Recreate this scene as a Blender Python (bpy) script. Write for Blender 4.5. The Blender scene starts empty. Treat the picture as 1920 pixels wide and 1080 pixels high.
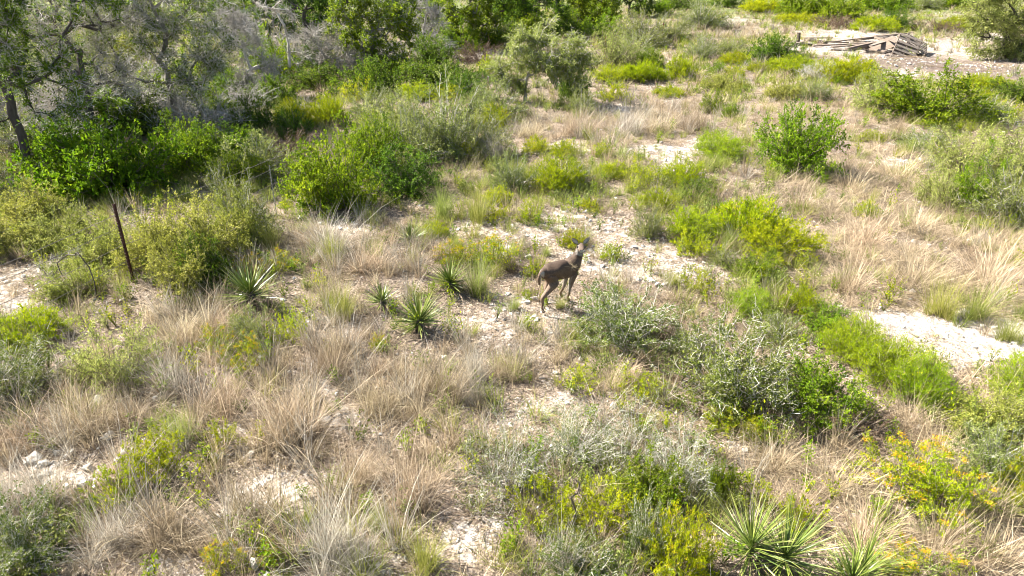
import bpy, math
import numpy as np
from mathutils import Vector, Matrix

# ------------------------------------------------------------------ camera, light, exposure
SC = bpy.context.scene
COL = SC.collection
PITCH = math.radians(25.5)
CAM_H = 4.7
FPX = 1321.0
cd = bpy.data.cameras.new('camera')
cd.sensor_width = 36.0
cd.lens = FPX / 1920.0 * 36.0
cd.clip_start = 0.1
cd.clip_end = 4000.0
cam = bpy.data.objects.new('camera', cd)
cam.location = (0, 0, CAM_H)
cam.rotation_euler = (math.radians(90) - PITCH, 0, 0)
COL.objects.link(cam)
SC.camera = cam

SUN_EL = math.radians(41)
SUN_AZ_VEC = (-0.90, 0.42)                      # towards the sun, seen from above
n_ = math.hypot(*SUN_AZ_VEC)
sun_dir = Vector((SUN_AZ_VEC[0] / n_ * math.cos(SUN_EL), SUN_AZ_VEC[1] / n_ * math.cos(SUN_EL), math.sin(SUN_EL)))
world = bpy.data.worlds.new('World')
SC.world = world
world.use_nodes = True
wn = world.node_tree
for n in list(wn.nodes):
    wn.nodes.remove(n)
w_out = wn.nodes.new('ShaderNodeOutputWorld')
w_bg = wn.nodes.new('ShaderNodeBackground')
w_sky = wn.nodes.new('ShaderNodeTexSky')
w_sky.sky_type = 'NISHITA'
w_sky.sun_disc = False
w_sky.sun_elevation = SUN_EL
w_sky.sun_rotation = math.atan2(SUN_AZ_VEC[0], SUN_AZ_VEC[1])
w_sky.air_density = 1.0
w_sky.dust_density = 1.5
w_bg.inputs['Strength'].default_value = 0.058
wn.links.new(w_sky.outputs[0], w_bg.inputs[0])
wn.links.new(w_bg.outputs[0], w_out.inputs[0])
sd = bpy.data.lights.new('sun', 'SUN')
sd.energy = 5.0
sd.angle = math.radians(0.5)
sd.color = (1.0, 0.955, 0.88)
sun = bpy.data.objects.new('sun', sd)
sun.rotation_euler = sun_dir.to_track_quat('Z', 'Y').to_euler()
sun.location = (-30, 20, 40)
COL.objects.link(sun)
SC.view_settings.view_transform = 'Standard'
SC.view_settings.look = 'None'
SC.view_settings.gamma = 1.0
SC.view_settings.use_curve_mapping = False
SC.view_settings.exposure = 2.32
SC.cycles.max_bounces = 6
SC.cycles.diffuse_bounces = 3
SC.cycles.glossy_bounces = 2
SC.cycles.transmission_bounces = 4
SC.cycles.use_denoising = True
SC.cycles.filter_width = 1.05

# ------------------------------------------------------------------ the lie of the land
PILE = (12.4, 37.5)

def height(x, y):
    x = np.asarray(x, float); y = np.asarray(y, float)
    h = 0.07 * np.sin(x * 0.55 + 0.3 * y + 1.0) + 0.06 * np.sin(y * 0.42 - 0.35 * x + 2.2) \
        + 0.03 * np.sin(1.7 * x + 0.4 * y) * np.sin(1.3 * y + 0.5) + 0.016 * np.sin(3.9 * x - 1.1 * y + .4) * np.sin(3.1 * y + 1.9 * x)
    h = h + 0.35 * np.exp(-(((x - 13.6) / 2.6) ** 2 + ((y - 34.2) / 1.3) ** 2))
    h = h + 0.25 * np.exp(-(((x - 17.2) / 3.0) ** 2 + ((y - 33.0) / 1.6) ** 2))
    far = np.clip((y - 90) / 300, 0, 1)
    return h + far * 5.0 * np.sin(x * 0.008 + 1.0) + far * 2.0 * np.sin(y * .02)

CP, SP = math.cos(PITCH), math.sin(PITCH)

def ray(px, py):
    u = (px - 960.0) / FPX; v = (540.0 - py) / FPX
    return np.array([u, CP + v * SP, -SP + v * CP])

def G(px, py, dz=0.0):
    """the point of the ground (plus dz) that lies under a spot of the photograph"""
    d = ray(px, py)
    if d[2] > -0.02:
        d[2] = -0.02
    z = dz
    for _ in range(12):
        t = (z - CAM_H) / d[2]
        z = z * .4 + .6 * (float(height(d[0] * t, d[1] * t)) + dz)
    t = (z - CAM_H) / d[2]
    return np.array([d[0] * t, d[1] * t, z])

def P(px, py, y):
    """the point on that line of sight at world depth y"""
    d = ray(px, py)
    t = y / d[1]
    return np.array([d[0] * t, y, CAM_H + d[2] * t])

# ------------------------------------------------------------------ helpers
def mesh_np(name, V, F3=None, F4=None, mats=(), attrs=None, midx=None, smooth=False):
    me = bpy.data.meshes.new(name)
    V = np.asarray(V, np.float32).reshape(-1, 3)
    n3 = 0 if F3 is None else len(F3); n4 = 0 if F4 is None else len(F4)
    me.vertices.add(len(V)); me.vertices.foreach_set('co', V.ravel())
    loops = []
    if n3: loops.append(np.asarray(F3, np.int32).ravel())
    if n4: loops.append(np.asarray(F4, np.int32).ravel())
    lv = np.concatenate(loops) if loops else np.zeros(0, np.int32)
    me.loops.add(len(lv)); me.loops.foreach_set('vertex_index', lv)
    me.polygons.add(n3 + n4)
    starts = np.concatenate([np.arange(n3) * 3, n3 * 3 + np.arange(n4) * 4]).astype(np.int32)
    me.polygons.foreach_set('loop_start', starts)
    if midx is not None: me.polygons.foreach_set('material_index', np.asarray(midx, np.int32))
    if n3 + n4: me.polygons.foreach_set('use_smooth', np.full(n3 + n4, bool(smooth)))
    for m in mats: me.materials.append(m)
    for k, (typ, a) in (attrs or {}).items():
        at = me.attributes.new(k, typ, 'POINT')
        key = {'FLOAT': 'value', 'INT': 'value', 'FLOAT_VECTOR': 'vector', 'FLOAT_COLOR': 'color'}[typ]
        at.data.foreach_set(key, np.ascontiguousarray(a).ravel())
    me.update(calc_edges=True)
    return me

def link(name, me, parent=None):
    o = bpy.data.objects.new(name, me)
    COL.objects.link(o)
    if parent is not None: o.parent = parent
    return o

def empty(name, loc, rz=0.0):
    o = bpy.data.objects.new(name, None)
    o.empty_display_size = 0.2
    o.location = loc; o.rotation_euler = (0, 0, rz)
    COL.objects.link(o)
    return o

LABELS = {}
def tag(o, label=None, cat=None, group=None, kind=None):
    if label: o['label'] = label
    if cat: o['category'] = cat
    if group: o['group'] = group
    if kind: o['kind'] = kind
    if label and not kind:
        LABELS.setdefault(label, []).append(o.name)
    return o

class Geo:
    """collects triangles and quads with a tint per vertex"""
    def __init__(s): s.V = []; s.T = []; s.F3 = []; s.F4 = []; s.n = 0
    def add(s, V, F3=None, F4=None, tint=0.5):
        V = np.asarray(V, float).reshape(-1, 3)
        s.V.append(V)
        t = np.full(len(V), tint, np.float32) if np.isscalar(tint) else np.asarray(tint, np.float32)
        s.T.append(t)
        if F3 is not None and len(F3): s.F3.append(np.asarray(F3, np.int64) + s.n)
        if F4 is not None and len(F4): s.F4.append(np.asarray(F4, np.int64) + s.n)
        s.n += len(V)
    def mesh(s, name, *mats, smooth=False):
        if not s.V: return None
        return mesh_np(name, np.concatenate(s.V), np.concatenate(s.F3) if s.F3 else None, np.concatenate(s.F4) if s.F4 else None,
                       mats, {'tint': ('FLOAT', np.concatenate(s.T))}, smooth=smooth)
    def ntri(s): return sum(map(len, s.F3)) + 2 * sum(map(len, s.F4))

def unit(a):
    return a / np.maximum(np.linalg.norm(a, axis=-1, keepdims=True), 1e-9)

def leaves(g, pos, axis, nrm, L, W, tint, fold=0.25):
    """n diamond leaves, folded along the midrib"""
    n = len(pos)
    if n == 0: return
    axis = unit(axis); side = unit(np.cross(axis, nrm)); nn = np.cross(side, axis)
    L = np.broadcast_to(np.asarray(L, float), (n,))[:, None]; W = np.broadcast_to(np.asarray(W, float), (n,))[:, None]
    v = np.stack([pos, pos + axis * L * .45 + side * W * .5 + nn * W * fold, pos + axis * L, pos + axis * L * .45 - side * W * .5 + nn * W * fold], 1)
    F = np.arange(n * 4).reshape(n, 4)
    g.add(v.reshape(-1, 3), None, F, np.repeat(np.broadcast_to(tint, (n,)), 4))

def cones(g, a, b, r, tint=0.5):
    """n three-sided twigs from a tapering to a point at b"""
    n = len(a)
    if n == 0: return
    d = unit(b - a)
    up = np.where(np.abs(d[:, 2:3]) > .9, np.array([[1., 0, 0]]), np.array([[0, 0, 1.]]))
    s = unit(np.cross(d, up)); t = np.cross(d, s)
    r = np.broadcast_to(np.asarray(r, float), (n,))[:, None]
    vs = [a + r * (math.cos(k * 2.0944) * s + math.sin(k * 2.0944) * t) for k in range(3)] + [b]
    V = np.stack(vs, 1).reshape(-1, 3)
    i = np.arange(n)[:, None] * 4
    F = np.concatenate([i + np.array([0, 1, 3]), i + np.array([1, 2, 3]), i + np.array([2, 0, 3])])
    g.add(V, F, None, np.repeat(np.broadcast_to(tint, (n,)), 4))

def tube(g, pts, radii, k=3, tint=0.5, cap=False):
    pts = np.asarray(pts, float); n = len(pts)
    radii = np.broadcast_to(np.asarray(radii, float), (n,))
    d = unit(np.gradient(pts, axis=0))
    ref = np.array([0, 0, 1.]) if abs(d[:, 2]).mean() < .8 else np.array([1., 0, 0])
    s = unit(np.cross(d, ref)); t = np.cross(d, s)
    ang = np.arange(k) * 2 * math.pi / k
    ring = pts[:, None] + radii[:, None, None] * (np.cos(ang)[None, :, None] * s[:, None] + np.sin(ang)[None, :, None] * t[:, None])
    V = ring.reshape(-1, 3)
    F = []
    for i in range(n - 1):
        for j in range(k):
            F.append((i * k + j, i * k + (j + 1) % k, (i + 1) * k + (j + 1) % k, (i + 1) * k + j))
    F3 = []
    if cap:
        V = np.concatenate([V, pts[:1], pts[-1:]])
        for j in range(k):
            F3.append((n * k, (j + 1) % k, j)); F3.append((n * k + 1, (n - 1) * k + j, (n - 1) * k + (j + 1) % k))
    g.add(V, F3, F, tint)

# ------------------------------------------------------------------ materials
def new_mat(name):
    m = bpy.data.materials.new(name); m.use_nodes = True
    nt = m.node_tree
    for n in list(nt.nodes): nt.nodes.remove(n)
    out = nt.nodes.new('ShaderNodeOutputMaterial')
    return m, nt, out

def N(nt, typ, **kw):
    n = nt.nodes.new(typ)
    for k, v in kw.items():
        if k.startswith('i_'):
            key = k[2:]
            key = int(key) if key.isdigit() else key.replace('_', ' ')
            n.inputs[key].default_value = v
        else: setattr(n, k, v)
    return n

def ramp(nt, stops, fac=None):
    r = nt.nodes.new('ShaderNodeValToRGB')
    e = r.color_ramp.elements
    while len(e) < len(stops): e.new(.5)
    for el, (p, c) in zip(e, stops):
        el.position = p; el.color = (*c, 1)
    if fac is not None: nt.links.new(fac, r.inputs[0])
    return r

def leaf_mat(name, stops, trans=0.45, rough=0.6, spec=0.12, var=0.12, hue=0.012):
    """two-sided leaf: diffuse front, translucent back light, a little gloss; its tint attribute picks the leaf's own colour"""
    m, nt, out = new_mat(name); L = nt.links.new
    at = N(nt, 'ShaderNodeAttribute', attribute_name='tint')
    r = ramp(nt, stops, at.outputs['Fac'])
    oi = N(nt, 'ShaderNodeObjectInfo')
    hs = N(nt, 'ShaderNodeHueSaturation')
    mr = N(nt, 'ShaderNodeMapRange', i_3=1 - var, i_4=1 + var); L(oi.outputs['Random'], mr.inputs[0]); L(mr.outputs[0], hs.inputs['Value'])
    mu = N(nt, 'ShaderNodeMath', operation='MULTIPLY', i_1=7.13); L(oi.outputs['Random'], mu.inputs[0])
    fr = N(nt, 'ShaderNodeMath', operation='FRACT'); L(mu.outputs[0], fr.inputs[0])
    mh = N(nt, 'ShaderNodeMapRange', i_3=.5 - hue, i_4=.5 + hue); L(fr.outputs[0], mh.inputs[0]); L(mh.outputs[0], hs.inputs['Hue'])
    L(r.outputs[0], hs.inputs['Color'])
    p = N(nt, 'ShaderNodeBsdfPrincipled', i_Roughness=rough); p.inputs['Specular IOR Level'].default_value = spec
    L(hs.outputs[0], p.inputs['Base Color'])
    t = N(nt, 'ShaderNodeBsdfTranslucent'); L(hs.outputs[0], t.inputs[0])
    mx = N(nt, 'ShaderNodeMixShader', i_0=trans); L(p.outputs[0], mx.inputs[1]); L(t.outputs[0], mx.inputs[2])
    L(mx.outputs[0], out.inputs[0])
    return m

def wood_mat(name, a, b, scale=14.0, rough=0.85, bump=0.3, stretch=(1, 1, .25)):
    m, nt, out = new_mat(name); L = nt.links.new
    tc = N(nt, 'ShaderNodeTexCoord'); mp = N(nt, 'ShaderNodeMapping'); mp.inputs['Scale'].default_value = stretch
    L(tc.outputs['Object'], mp.inputs[0])
    nz = N(nt, 'ShaderNodeTexNoise', i_Scale=scale, i_Detail=5.0, i_Roughness=.65); L(mp.outputs[0], nz.inputs['Vector'])
    at = N(nt, 'ShaderNodeAttribute', attribute_name='tint')
    ad = N(nt, 'ShaderNodeMath', operation='ADD'); L(nz.outputs[0], ad.inputs[0]); L(at.outputs['Fac'], ad.inputs[1])
    sb = N(nt, 'ShaderNodeMath', operation='SUBTRACT', i_1=.5); L(ad.outputs[0], sb.inputs[0])
    r = ramp(nt, [(.25, a), (.75, b)], sb.outputs[0])
    oi = N(nt, 'ShaderNodeObjectInfo'); hs = N(nt, 'ShaderNodeHueSaturation')
    mr = N(nt, 'ShaderNodeMapRange', i_3=.82, i_4=1.15); L(oi.outputs['Random'], mr.inputs[0]); L(mr.outputs[0], hs.inputs['Value'])
    L(r.outputs[0], hs.inputs['Color'])
    p = N(nt, 'ShaderNodeBsdfPrincipled', i_Roughness=rough); p.inputs['Specular IOR Level'].default_value = .2
    L(hs.outputs[0], p.inputs['Base Color'])
    if bump:
        bp = N(nt, 'ShaderNodeBump', i_Strength=bump, i_Distance=.02); L(nz.outputs[0], bp.inputs['Height']); L(bp.outputs[0], p.inputs['Normal'])
    L(p.outputs[0], out.inputs[0])
    return m

M = {}
M['leaf_bright'] = leaf_mat('bright_green_leaf', [(0, (.055, .110, .004)), (.55, (.165, .250, .007)), (1, (.33, .39, .018))])
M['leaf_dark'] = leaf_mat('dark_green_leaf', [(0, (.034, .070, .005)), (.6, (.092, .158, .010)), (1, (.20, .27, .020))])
M['leaf_greygreen'] = leaf_mat('greygreen_leaf', [(0, (.085, .115, .022)), (.55, (.20, .235, .055)), (1, (.36, .38, .12))])
M['leaf_pale'] = leaf_mat('pale_yellowgreen_leaf', [(0, (.11, .135, .018)), (.55, (.27, .29, .045)), (1, (.46, .45, .12))])
M['leaf_broom'] = leaf_mat('yellowgreen_broom_leaf', [(0, (.11, .155, .003)), (.55, (.30, .355, .005)), (1, (.47, .47, .012))], trans=.42)
M['leaf_thorn'] = leaf_mat('small_thornbush_leaf', [(0, (.050, .080, .010)), (.6, (.140, .175, .026)), (1, (.26, .28, .065))])
M['leaf_mesquite'] = leaf_mat('feathery_mesquite_leaf', [(0, (.14, .18, .030)), (.55, (.31, .36, .085)), (1, (.48, .49, .17))], trans=.42)
M['leaf_brown'] = leaf_mat('withered_brown_leaf', [(0, (.055, .032, .018)), (.6, (.12, .075, .042)), (1, (.22, .15, .08))], trans=.2)
M['leaf_feather'] = leaf_mat('feathery_bright_leaf', [(0, (.11, .175, .004)), (.55, (.27, .38, .008)), (1, (.42, .49, .02))], trans=.5)
M['leaf_lit'] = leaf_mat('sunny_yellowgreen_leaf', [(0, (.070, .115, .006)), (.55, (.19, .260, .010)), (1, (.34, .38, .025))], trans=.5)  # sunlit glow of the crowns put into a yellower leaf colour
M['leaf_mid'] = leaf_mat('mid_green_leaf', [(0, (.040, .078, .006)), (.55, (.105, .175, .010)), (1, (.22, .29, .022))])
M['flower'] = leaf_mat('yellow_flower', [(0, (.42, .26, .008)), (.5, (.55, .40, .010)), (1, (.62, .50, .03))], trans=.3, hue=.006)
M['flower_orange'] = leaf_mat('amber_flower', [(0, (.42, .22, .005)), (.5, (.53, .31, .006)), (1, (.58, .40, .015))], trans=.3, hue=.006)
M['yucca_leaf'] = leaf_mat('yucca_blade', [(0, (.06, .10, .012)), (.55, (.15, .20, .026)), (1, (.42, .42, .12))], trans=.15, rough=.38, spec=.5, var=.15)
M['yucca_dry'] = leaf_mat('dry_yucca_blade', [(0, (.11, .08, .05)), (1, (.30, .23, .15))], trans=.1)
M['grass_tan'] = leaf_mat('dry_tan_grass', [(0, (.115, .085, .047)), (.5, (.305, .237, .145)), (1, (.62, .52, .36))], trans=.35, rough=.6, var=.26, hue=.015)
M['grass_grey'] = leaf_mat('grey_dead_thatch', [(0, (.11, .095, .072)), (.5, (.29, .255, .20)), (1, (.60, .55, .46))], trans=.3, rough=.6, var=.2, hue=.01)
M['grass_straw'] = leaf_mat('straw_grass', [(0, (.15, .105, .06)), (.5, (.35, .27, .165)), (1, (.66, .55, .38))], trans=.3, rough=.6, var=.24, hue=.012)
M['grass_green'] = leaf_mat('green_grass', [(0, (.115, .145, .02)), (.5, (.23, .26, .045)), (1, (.38, .37, .12))], trans=.4, rough=.55, var=.14, hue=.02)
M['bark_grey'] = wood_mat('grey_bark', (.10, .085, .07), (.30, .27, .235))
M['bark_dark'] = wood_mat('dark_bark', (.035, .028, .023), (.12, .10, .085))
M['bark_pale'] = wood_mat('pale_bark', (.24, .215, .18), (.50, .46, .40))
M['twig_grey'] = wood_mat('dead_grey_twig', (.20, .18, .155), (.50, .465, .41), bump=0)
M['twig_brown'] = wood_mat('brown_twig', (.10, .075, .055), (.26, .205, .155), bump=0)
M['twig_white'] = wood_mat('whitish_thorn_twig', (.30, .275, .22), (.62, .58, .49), bump=0)
M['twig_olive'] = wood_mat('olive_twig', (.12, .11, .06), (.28, .25, .15), bump=0)
M['twig_silver'] = wood_mat('silvery_thorn_twig', (.28, .26, .215), (.58, .55, .47), bump=0)
M['lumber'] = wood_mat('weathered_lumber', (.085, .062, .048), (.25, .195, .15), scale=9, stretch=(.25, 3, 3), bump=.03)
M['lumber_grey'] = wood_mat('grey_lumber', (.085, .07, .058), (.27, .225, .185), scale=9, stretch=(.25, 3, 3), bump=.03)
M['lumber_dark'] = wood_mat('dark_lumber', (.022, .017, .015), (.10, .08, .065), scale=9, stretch=(.25, 3, 3), bump=.03)  # darkest lumber tone, for some boards and the stub post

def rock_mat():
    m, nt, out = new_mat('pale_limestone'); L = nt.links.new
    tc = N(nt, 'ShaderNodeTexCoord'); oi = N(nt, 'ShaderNodeObjectInfo')
    nz = N(nt, 'ShaderNodeTexNoise', i_Scale=9.0, i_Detail=6.0, i_Roughness=.7); L(tc.outputs['Object'], nz.inputs['Vector'])
    r = ramp(nt, [(.3, (.33, .30, .26)), (.55, (.56, .53, .47)), (.8, (.70, .67, .61))], nz.outputs[0])
    hs = N(nt, 'ShaderNodeHueSaturation'); mr = N(nt, 'ShaderNodeMapRange', i_3=.72, i_4=1.08); L(oi.outputs['Random'], mr.inputs[0]); L(mr.outputs[0], hs.inputs['Value'])
    L(r.outputs[0], hs.inputs['Color'])
    p = N(nt, 'ShaderNodeBsdfPrincipled', i_Roughness=.9); p.inputs['Specular IOR Level'].default_value = .15
    L(hs.outputs[0], p.inputs['Base Color'])
    bp = N(nt, 'ShaderNodeBump', i_Strength=.5, i_Distance=.02); L(nz.outputs[0], bp.inputs['Height']); L(bp.outputs[0], p.inputs['Normal'])
    L(p.outputs[0], out.inputs[0]); return m
M['rock'] = rock_mat()

def ground_mat():
    m, nt, out = new_mat('rocky_caliche_ground'); L = nt.links.new
    tc = N(nt, 'ShaderNodeTexCoord')
    co = tc.outputs['Object']
    def noise(s, d=6.0, ro=.65):
        n = N(nt, 'ShaderNodeTexNoise', i_Scale=s, i_Detail=d, i_Roughness=ro); L(co, n.inputs['Vector']); return n.outputs[0]
    n1, n2, n3 = noise(1.1), noise(6.5), noise(38., 4.)
    # caliche: chalk-white dust with pinkish and grey rubble
    cal = ramp(nt, [(.28, (.20, .165, .135)), (.5, (.40, .35, .30)), (.7, (.56, .52, .46))], n2)
    vo = N(nt, 'ShaderNodeTexVoronoi', i_Scale=17.0); L(co, vo.inputs['Vector'])
    vr = ramp(nt, [(.0, (.72, .72, .72)), (1., (1.08, 1.06, 1.03))], vo.outputs['Color'])
    mc = N(nt, 'ShaderNodeMix', data_type='RGBA', blend_type='MULTIPLY'); mc.inputs[0].default_value = .7
    L(cal.outputs[0], mc.inputs[6]); L(vr.outputs[0], mc.inputs[7])
    # litter: broken straw and brown soil
    lit = ramp(nt, [(.30, (.075, .056, .040)), (.5, (.21, .165, .125)), (.68, (.38, .315, .245))], n3)
    lit2 = ramp(nt, [(.35, (.62, .60, .58)), (.65, (1.15, 1.12, 1.08))], n1)
    ml = N(nt, 'ShaderNodeMix', data_type='RGBA', blend_type='MULTIPLY'); ml.inputs[0].default_value = .8
    L(lit.outputs[0], ml.inputs[6]); L(lit2.outputs[0], ml.inputs[7])
    ab = N(nt, 'ShaderNodeAttribute', attribute_name='bare')
    # ragged edge between the two
    a1 = N(nt, 'ShaderNodeMath', operation='MULTIPLY_ADD', i_1=1.3, i_2=-.65); L(n2, a1.inputs[0])
    a2 = N(nt, 'ShaderNodeMath', operation='MULTIPLY_ADD', i_1=.8, i_2=-.4); L(n3, a2.inputs[0])
    s1 = N(nt, 'ShaderNodeMath', operation='ADD'); L(a1.outputs[0], s1.inputs[0]); L(a2.outputs[0], s1.inputs[1])
    s2 = N(nt, 'ShaderNodeMath', operation='ADD'); L(s1.outputs[0], s2.inputs[0]); L(ab.outputs['Fac'], s2.inputs[1])
    st = N(nt, 'ShaderNodeMapRange', i_1=.36, i_2=.66); L(s2.outputs[0], st.inputs[0])
    mx = N(nt, 'ShaderNodeMix', data_type='RGBA'); L(st.outputs[0], mx.inputs[0]); L(ml.outputs[2], mx.inputs[6]); L(mc.outputs[2], mx.inputs[7])
    # dark turned soil by the lumber
    so = N(nt, 'ShaderNodeAttribute', attribute_name='soil')
    soc = ramp(nt, [(.3, (.06, .043, .034)), (.7, (.16, .118, .095))], n2)
    mx2 = N(nt, 'ShaderNodeMix', data_type='RGBA'); L(so.outputs['Fac'], mx2.inputs[0]); L(mx.outputs[2], mx2.inputs[6]); L(soc.outputs[0], mx2.inputs[7])
    # far country: low green cover
    gr = N(nt, 'ShaderNodeAttribute', attribute_name='green')
    grc = ramp(nt, [(.3, (.045, .065, .018)), (.55, (.10, .125, .035)), (.75, (.20, .18, .09))], n1)
    mx3 = N(nt, 'ShaderNodeMix', data_type='RGBA'); L(gr.outputs['Fac'], mx3.inputs[0]); L(mx2.outputs[2], mx3.inputs[6]); L(grc.outputs[0], mx3.inputs[7])
    p = N(nt, 'ShaderNodeBsdfPrincipled', i_Roughness=.95); p.inputs['Specular IOR Level'].default_value = .1
    L(mx3.outputs[2], p.inputs['Base Color'])
    h1 = N(nt, 'ShaderNodeMath', operation='MULTIPLY_ADD', i_1=.5); L(n3, h1.inputs[0]); L(n2, h1.inputs[2])
    h2 = N(nt, 'ShaderNodeMath', operation='MULTIPLY_ADD', i_1=-.5); L(vo.outputs['Distance'], h2.inputs[0]); L(h1.outputs[0], h2.inputs[2])
    bp = N(nt, 'ShaderNodeBump', i_Strength=.9, i_Distance=.05); L(h2.outputs[0], bp.inputs['Height']); L(bp.outputs[0], p.inputs['Normal'])
    L(p.outputs[0], out.inputs[0]); return m
M['ground'] = ground_mat()

# ------------------------------------------------------------------ what grows where, as polygons on the ground
def poly(*pts):
    return np.array([G(x, y)[:2] for x, y in pts])

def inside(pl, x, y):
    r = np.zeros(x.shape, bool); n = len(pl)
    for i in range(n):
        x0, y0 = pl[i]; x1, y1 = pl[(i + 1) % n]
        c = (y0 > y) != (y1 > y)
        with np.errstate(divide='ignore', invalid='ignore'):
            r ^= c & (x < (x1 - x0) * (y - y0) / (y1 - y0 + 1e-12) + x0)
    return r

def warp(x, y):
    s = .16 + .012 * np.hypot(x, y)
    return (x + s * (np.sin(2.3 * y + 1.3 * x) + .6 * np.sin(5.7 * x - 3.1 * y + 1)), y + s * (np.sin(2.9 * x - 1.1 * y + 2) + .6 * np.sin(6.3 * y + 2.2 * x)))

BARE = [poly(*p) for p in [
    [(1640, 572), (1700, 568), (1790, 600), (1920, 588), (2050, 590), (2050, 655), (1890, 690), (1840, 712), (1770, 700), (1700, 655), (1650, 615)],
    [(880, 635), (900, 590), (960, 560), (1010, 540), (1060, 556), (1082, 590), (1040, 620), (980, 650), (920, 660)],
    [(1085, 470), (1180, 448), (1250, 468), (1310, 488), (1390, 520), (1375, 550), (1290, 545), (1200, 520), (1110, 522), (1085, 505)],
    [(1000, 395), (1060, 378), (1130, 400), (1200, 418), (1250, 470), (1120, 475), (1060, 450), (1030, 420)],
    [(830, 430), (1000, 408), (1060, 440), (1000, 462), (900, 450)],
    [(1175, 292), (1250, 268), (1345, 248), (1320, 300), (1240, 316)],
    [(1215, 92), (1262, 98), (1248, 135), (1254, 190), (1228, 190), (1230, 130)],
    [(1455, 84), (1500, 58), (1600, 52), (1760, 72), (1930, 108), (1930, 140), (1800, 152), (1640, 146), (1620, 112), (1500, 106)],
    [(1340, 30), (1400, 26), (1440, 40), (1380, 50)],
    [(1845, 222), (1960, 210), (1960, 246), (1880, 246)], [(1690, 265), (1735, 265), (1745, 335), (1710, 325)],
    [(1740, 22), (1822, 23), (1822, 30), (1740, 30)], [(1780, 60), (1900, 62), (1920, 82), (1800, 80)],
    [(40, 872), (150, 815), (250, 840), (215, 900), (150, 935), (55, 900)],
    [(330, 830), (435, 785), (455, 850), (380, 885)], [(570, 690), (640, 690), (670, 740), (600, 770)],
    [(740, 1030), (850, 955), (890, 985), (790, 1070), (690, 1090)], [(820, 805), (880, 765), (900, 800), (840, 850)],
    [(945, 770), (1000, 695), (1060, 715), (1020, 790)], [(-40, 530), (90, 505), (95, 580), (-40, 610)],
    [(555, 408), (640, 418), (710, 440), (560, 445)], [(560, 590), (640, 600), (650, 640), (580, 640)],
    [(1130, 198), (1200, 196), (1210, 215), (1140, 222)], [(845, 92), (905, 84), (940, 110), (860, 112)],
    [(1040, 830), (1120, 820), (1150, 880), (1060, 890)], [(940, 270), (1080, 262), (1100, 282), (960, 290)],
    [(620, 760), (680, 740), (700, 800), (640, 830)], [(1300, 780), (1340, 770), (1350, 830), (1300, 830)],
    [(480, 870), (600, 860), (640, 930), (540, 960)], [(330, 1000), (400, 980), (430, 1070), (340, 1075)],
]]
SOIL = [poly(*p) for p in [[(1610, 108), (1660, 98), (1760, 104), (1930, 118), (1930, 150), (1800, 150), (1700, 132), (1620, 122)]]]
STRAW = [poly(*p) for p in [
    [(1500, 330), (1560, 285), (1640, 255), (1760, 290), (1750, 430), (1960, 445), (1960, 585), (1780, 590), (1690, 560), (1610, 600), (1540, 560), (1530, 470), (1450, 380), (1400, 360)],
    [(1430, 800), (1560, 820), (1660, 850), (1620, 990), (1960, 980), (1960, 1110), (1660, 1110), (1520, 960), (1370, 870)],
    [(1660, 720), (1790, 720), (1960, 800), (1960, 900), (1800, 860), (1640, 790)], [(1260, 560), (1340, 620), (1260, 690), (1180, 690)],
    [(1090, 680), (1220, 660), (1250, 720), (1120, 740)], [(1360, 200), (1600, 190), (1640, 240), (1480, 260), (1360, 250)]]]
TAN = [poly(*p) for p in [
    [(940, 250), (1000, 215), (1150, 215), (1230, 185), (1330, 195), (1330, 245), (1200, 270), (1060, 262), (960, 275)],
    [(540, 440), (660, 430), (740, 420), (800, 470), (780, 540), (690, 540), (600, 530), (530, 480)],
    [(520, 580), (700, 560), (740, 640), (900, 640), (990, 660), (960, 730), (760, 780), (560, 740)],
    [(-60, 720), (300, 640), (560, 680), (640, 790), (560, 930), (640, 1110), (-60, 1110)],
    [(560, 820), (720, 780), (860, 800), (840, 960), (700, 1010), (590, 960)], [(280, 560), (520, 600), (600, 700), (400, 720), (260, 640)],
    [(1280, 50), (1400, 36), (1440, 70), (1330, 90)]]]
GREEN = [poly(*p) for p in [
    [(-60, 790), (500, 740), (660, 860), (640, 1110), (-60, 1110)], [(560, 600), (900, 600), (900, 760), (600, 760)],
    [(1270, 340), (1310, 250), (1390, 235), (1400, 290), (1320, 345)], [(1110, 160), (1120, 118), (1235, 110), (1235, 160)],
    [(1100, 300), (1240, 300), (1240, 350), (1120, 350)], [(1300, 60), (1480, 100), (1640, 120), (1620, 180), (1420, 190), (1300, 130)],
    [(1200, -6), (1980, -6), (1980, 50), (1700, 40), (1440, 44), (1300, 20)], [(1040, 690), (1260, 690), (1300, 760), (1080, 760)],
    [(330, 200), (640, 180), (690, 260), (560, 330), (340, 330)], [(640, 130), (940, 120), (930, 170), (660, 200)],
    [(1360, 500), (1540, 480), (1600, 590), (1480, 620), (1360, 600)], [(-60, 930), (120, 930), (150, 1110), (-60, 1110)],
    [(0, 370), (160, 380), (130, 480), (0, 500)], [(1000, 270), (1110, 270), (1240, 300), (1330, 345), (1320, 380), (1200, 400), (900, 420), (880, 330)], [(1280, 60), (1440, 60), (1660, 150), (1960, 150), (1960, 230), (1640, 180), (1300, 200)], [(-60, 230), (350, 230), (700, 240), (560, 400), (200, 400), (-60, 440)], [(1250, 370), (1540, 400), (1560, 490), (1260, 500)], [(930, 890), (1360, 850), (1360, 1000), (1200, 1110), (960, 1000)], [(1440, 640), (1780, 700), (1780, 790), (1600, 830), (1440, 810)], [(750, 410), (1000, 420), (1000, 540), (800, 480)], [(380, 590), (520, 590), (520, 710), (380, 700)], [(1780, 700), (1960, 680), (1960, 980), (1800, 960)], [(1700, 220), (1960, 220), (1960, 430), (1760, 430)]]]

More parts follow.
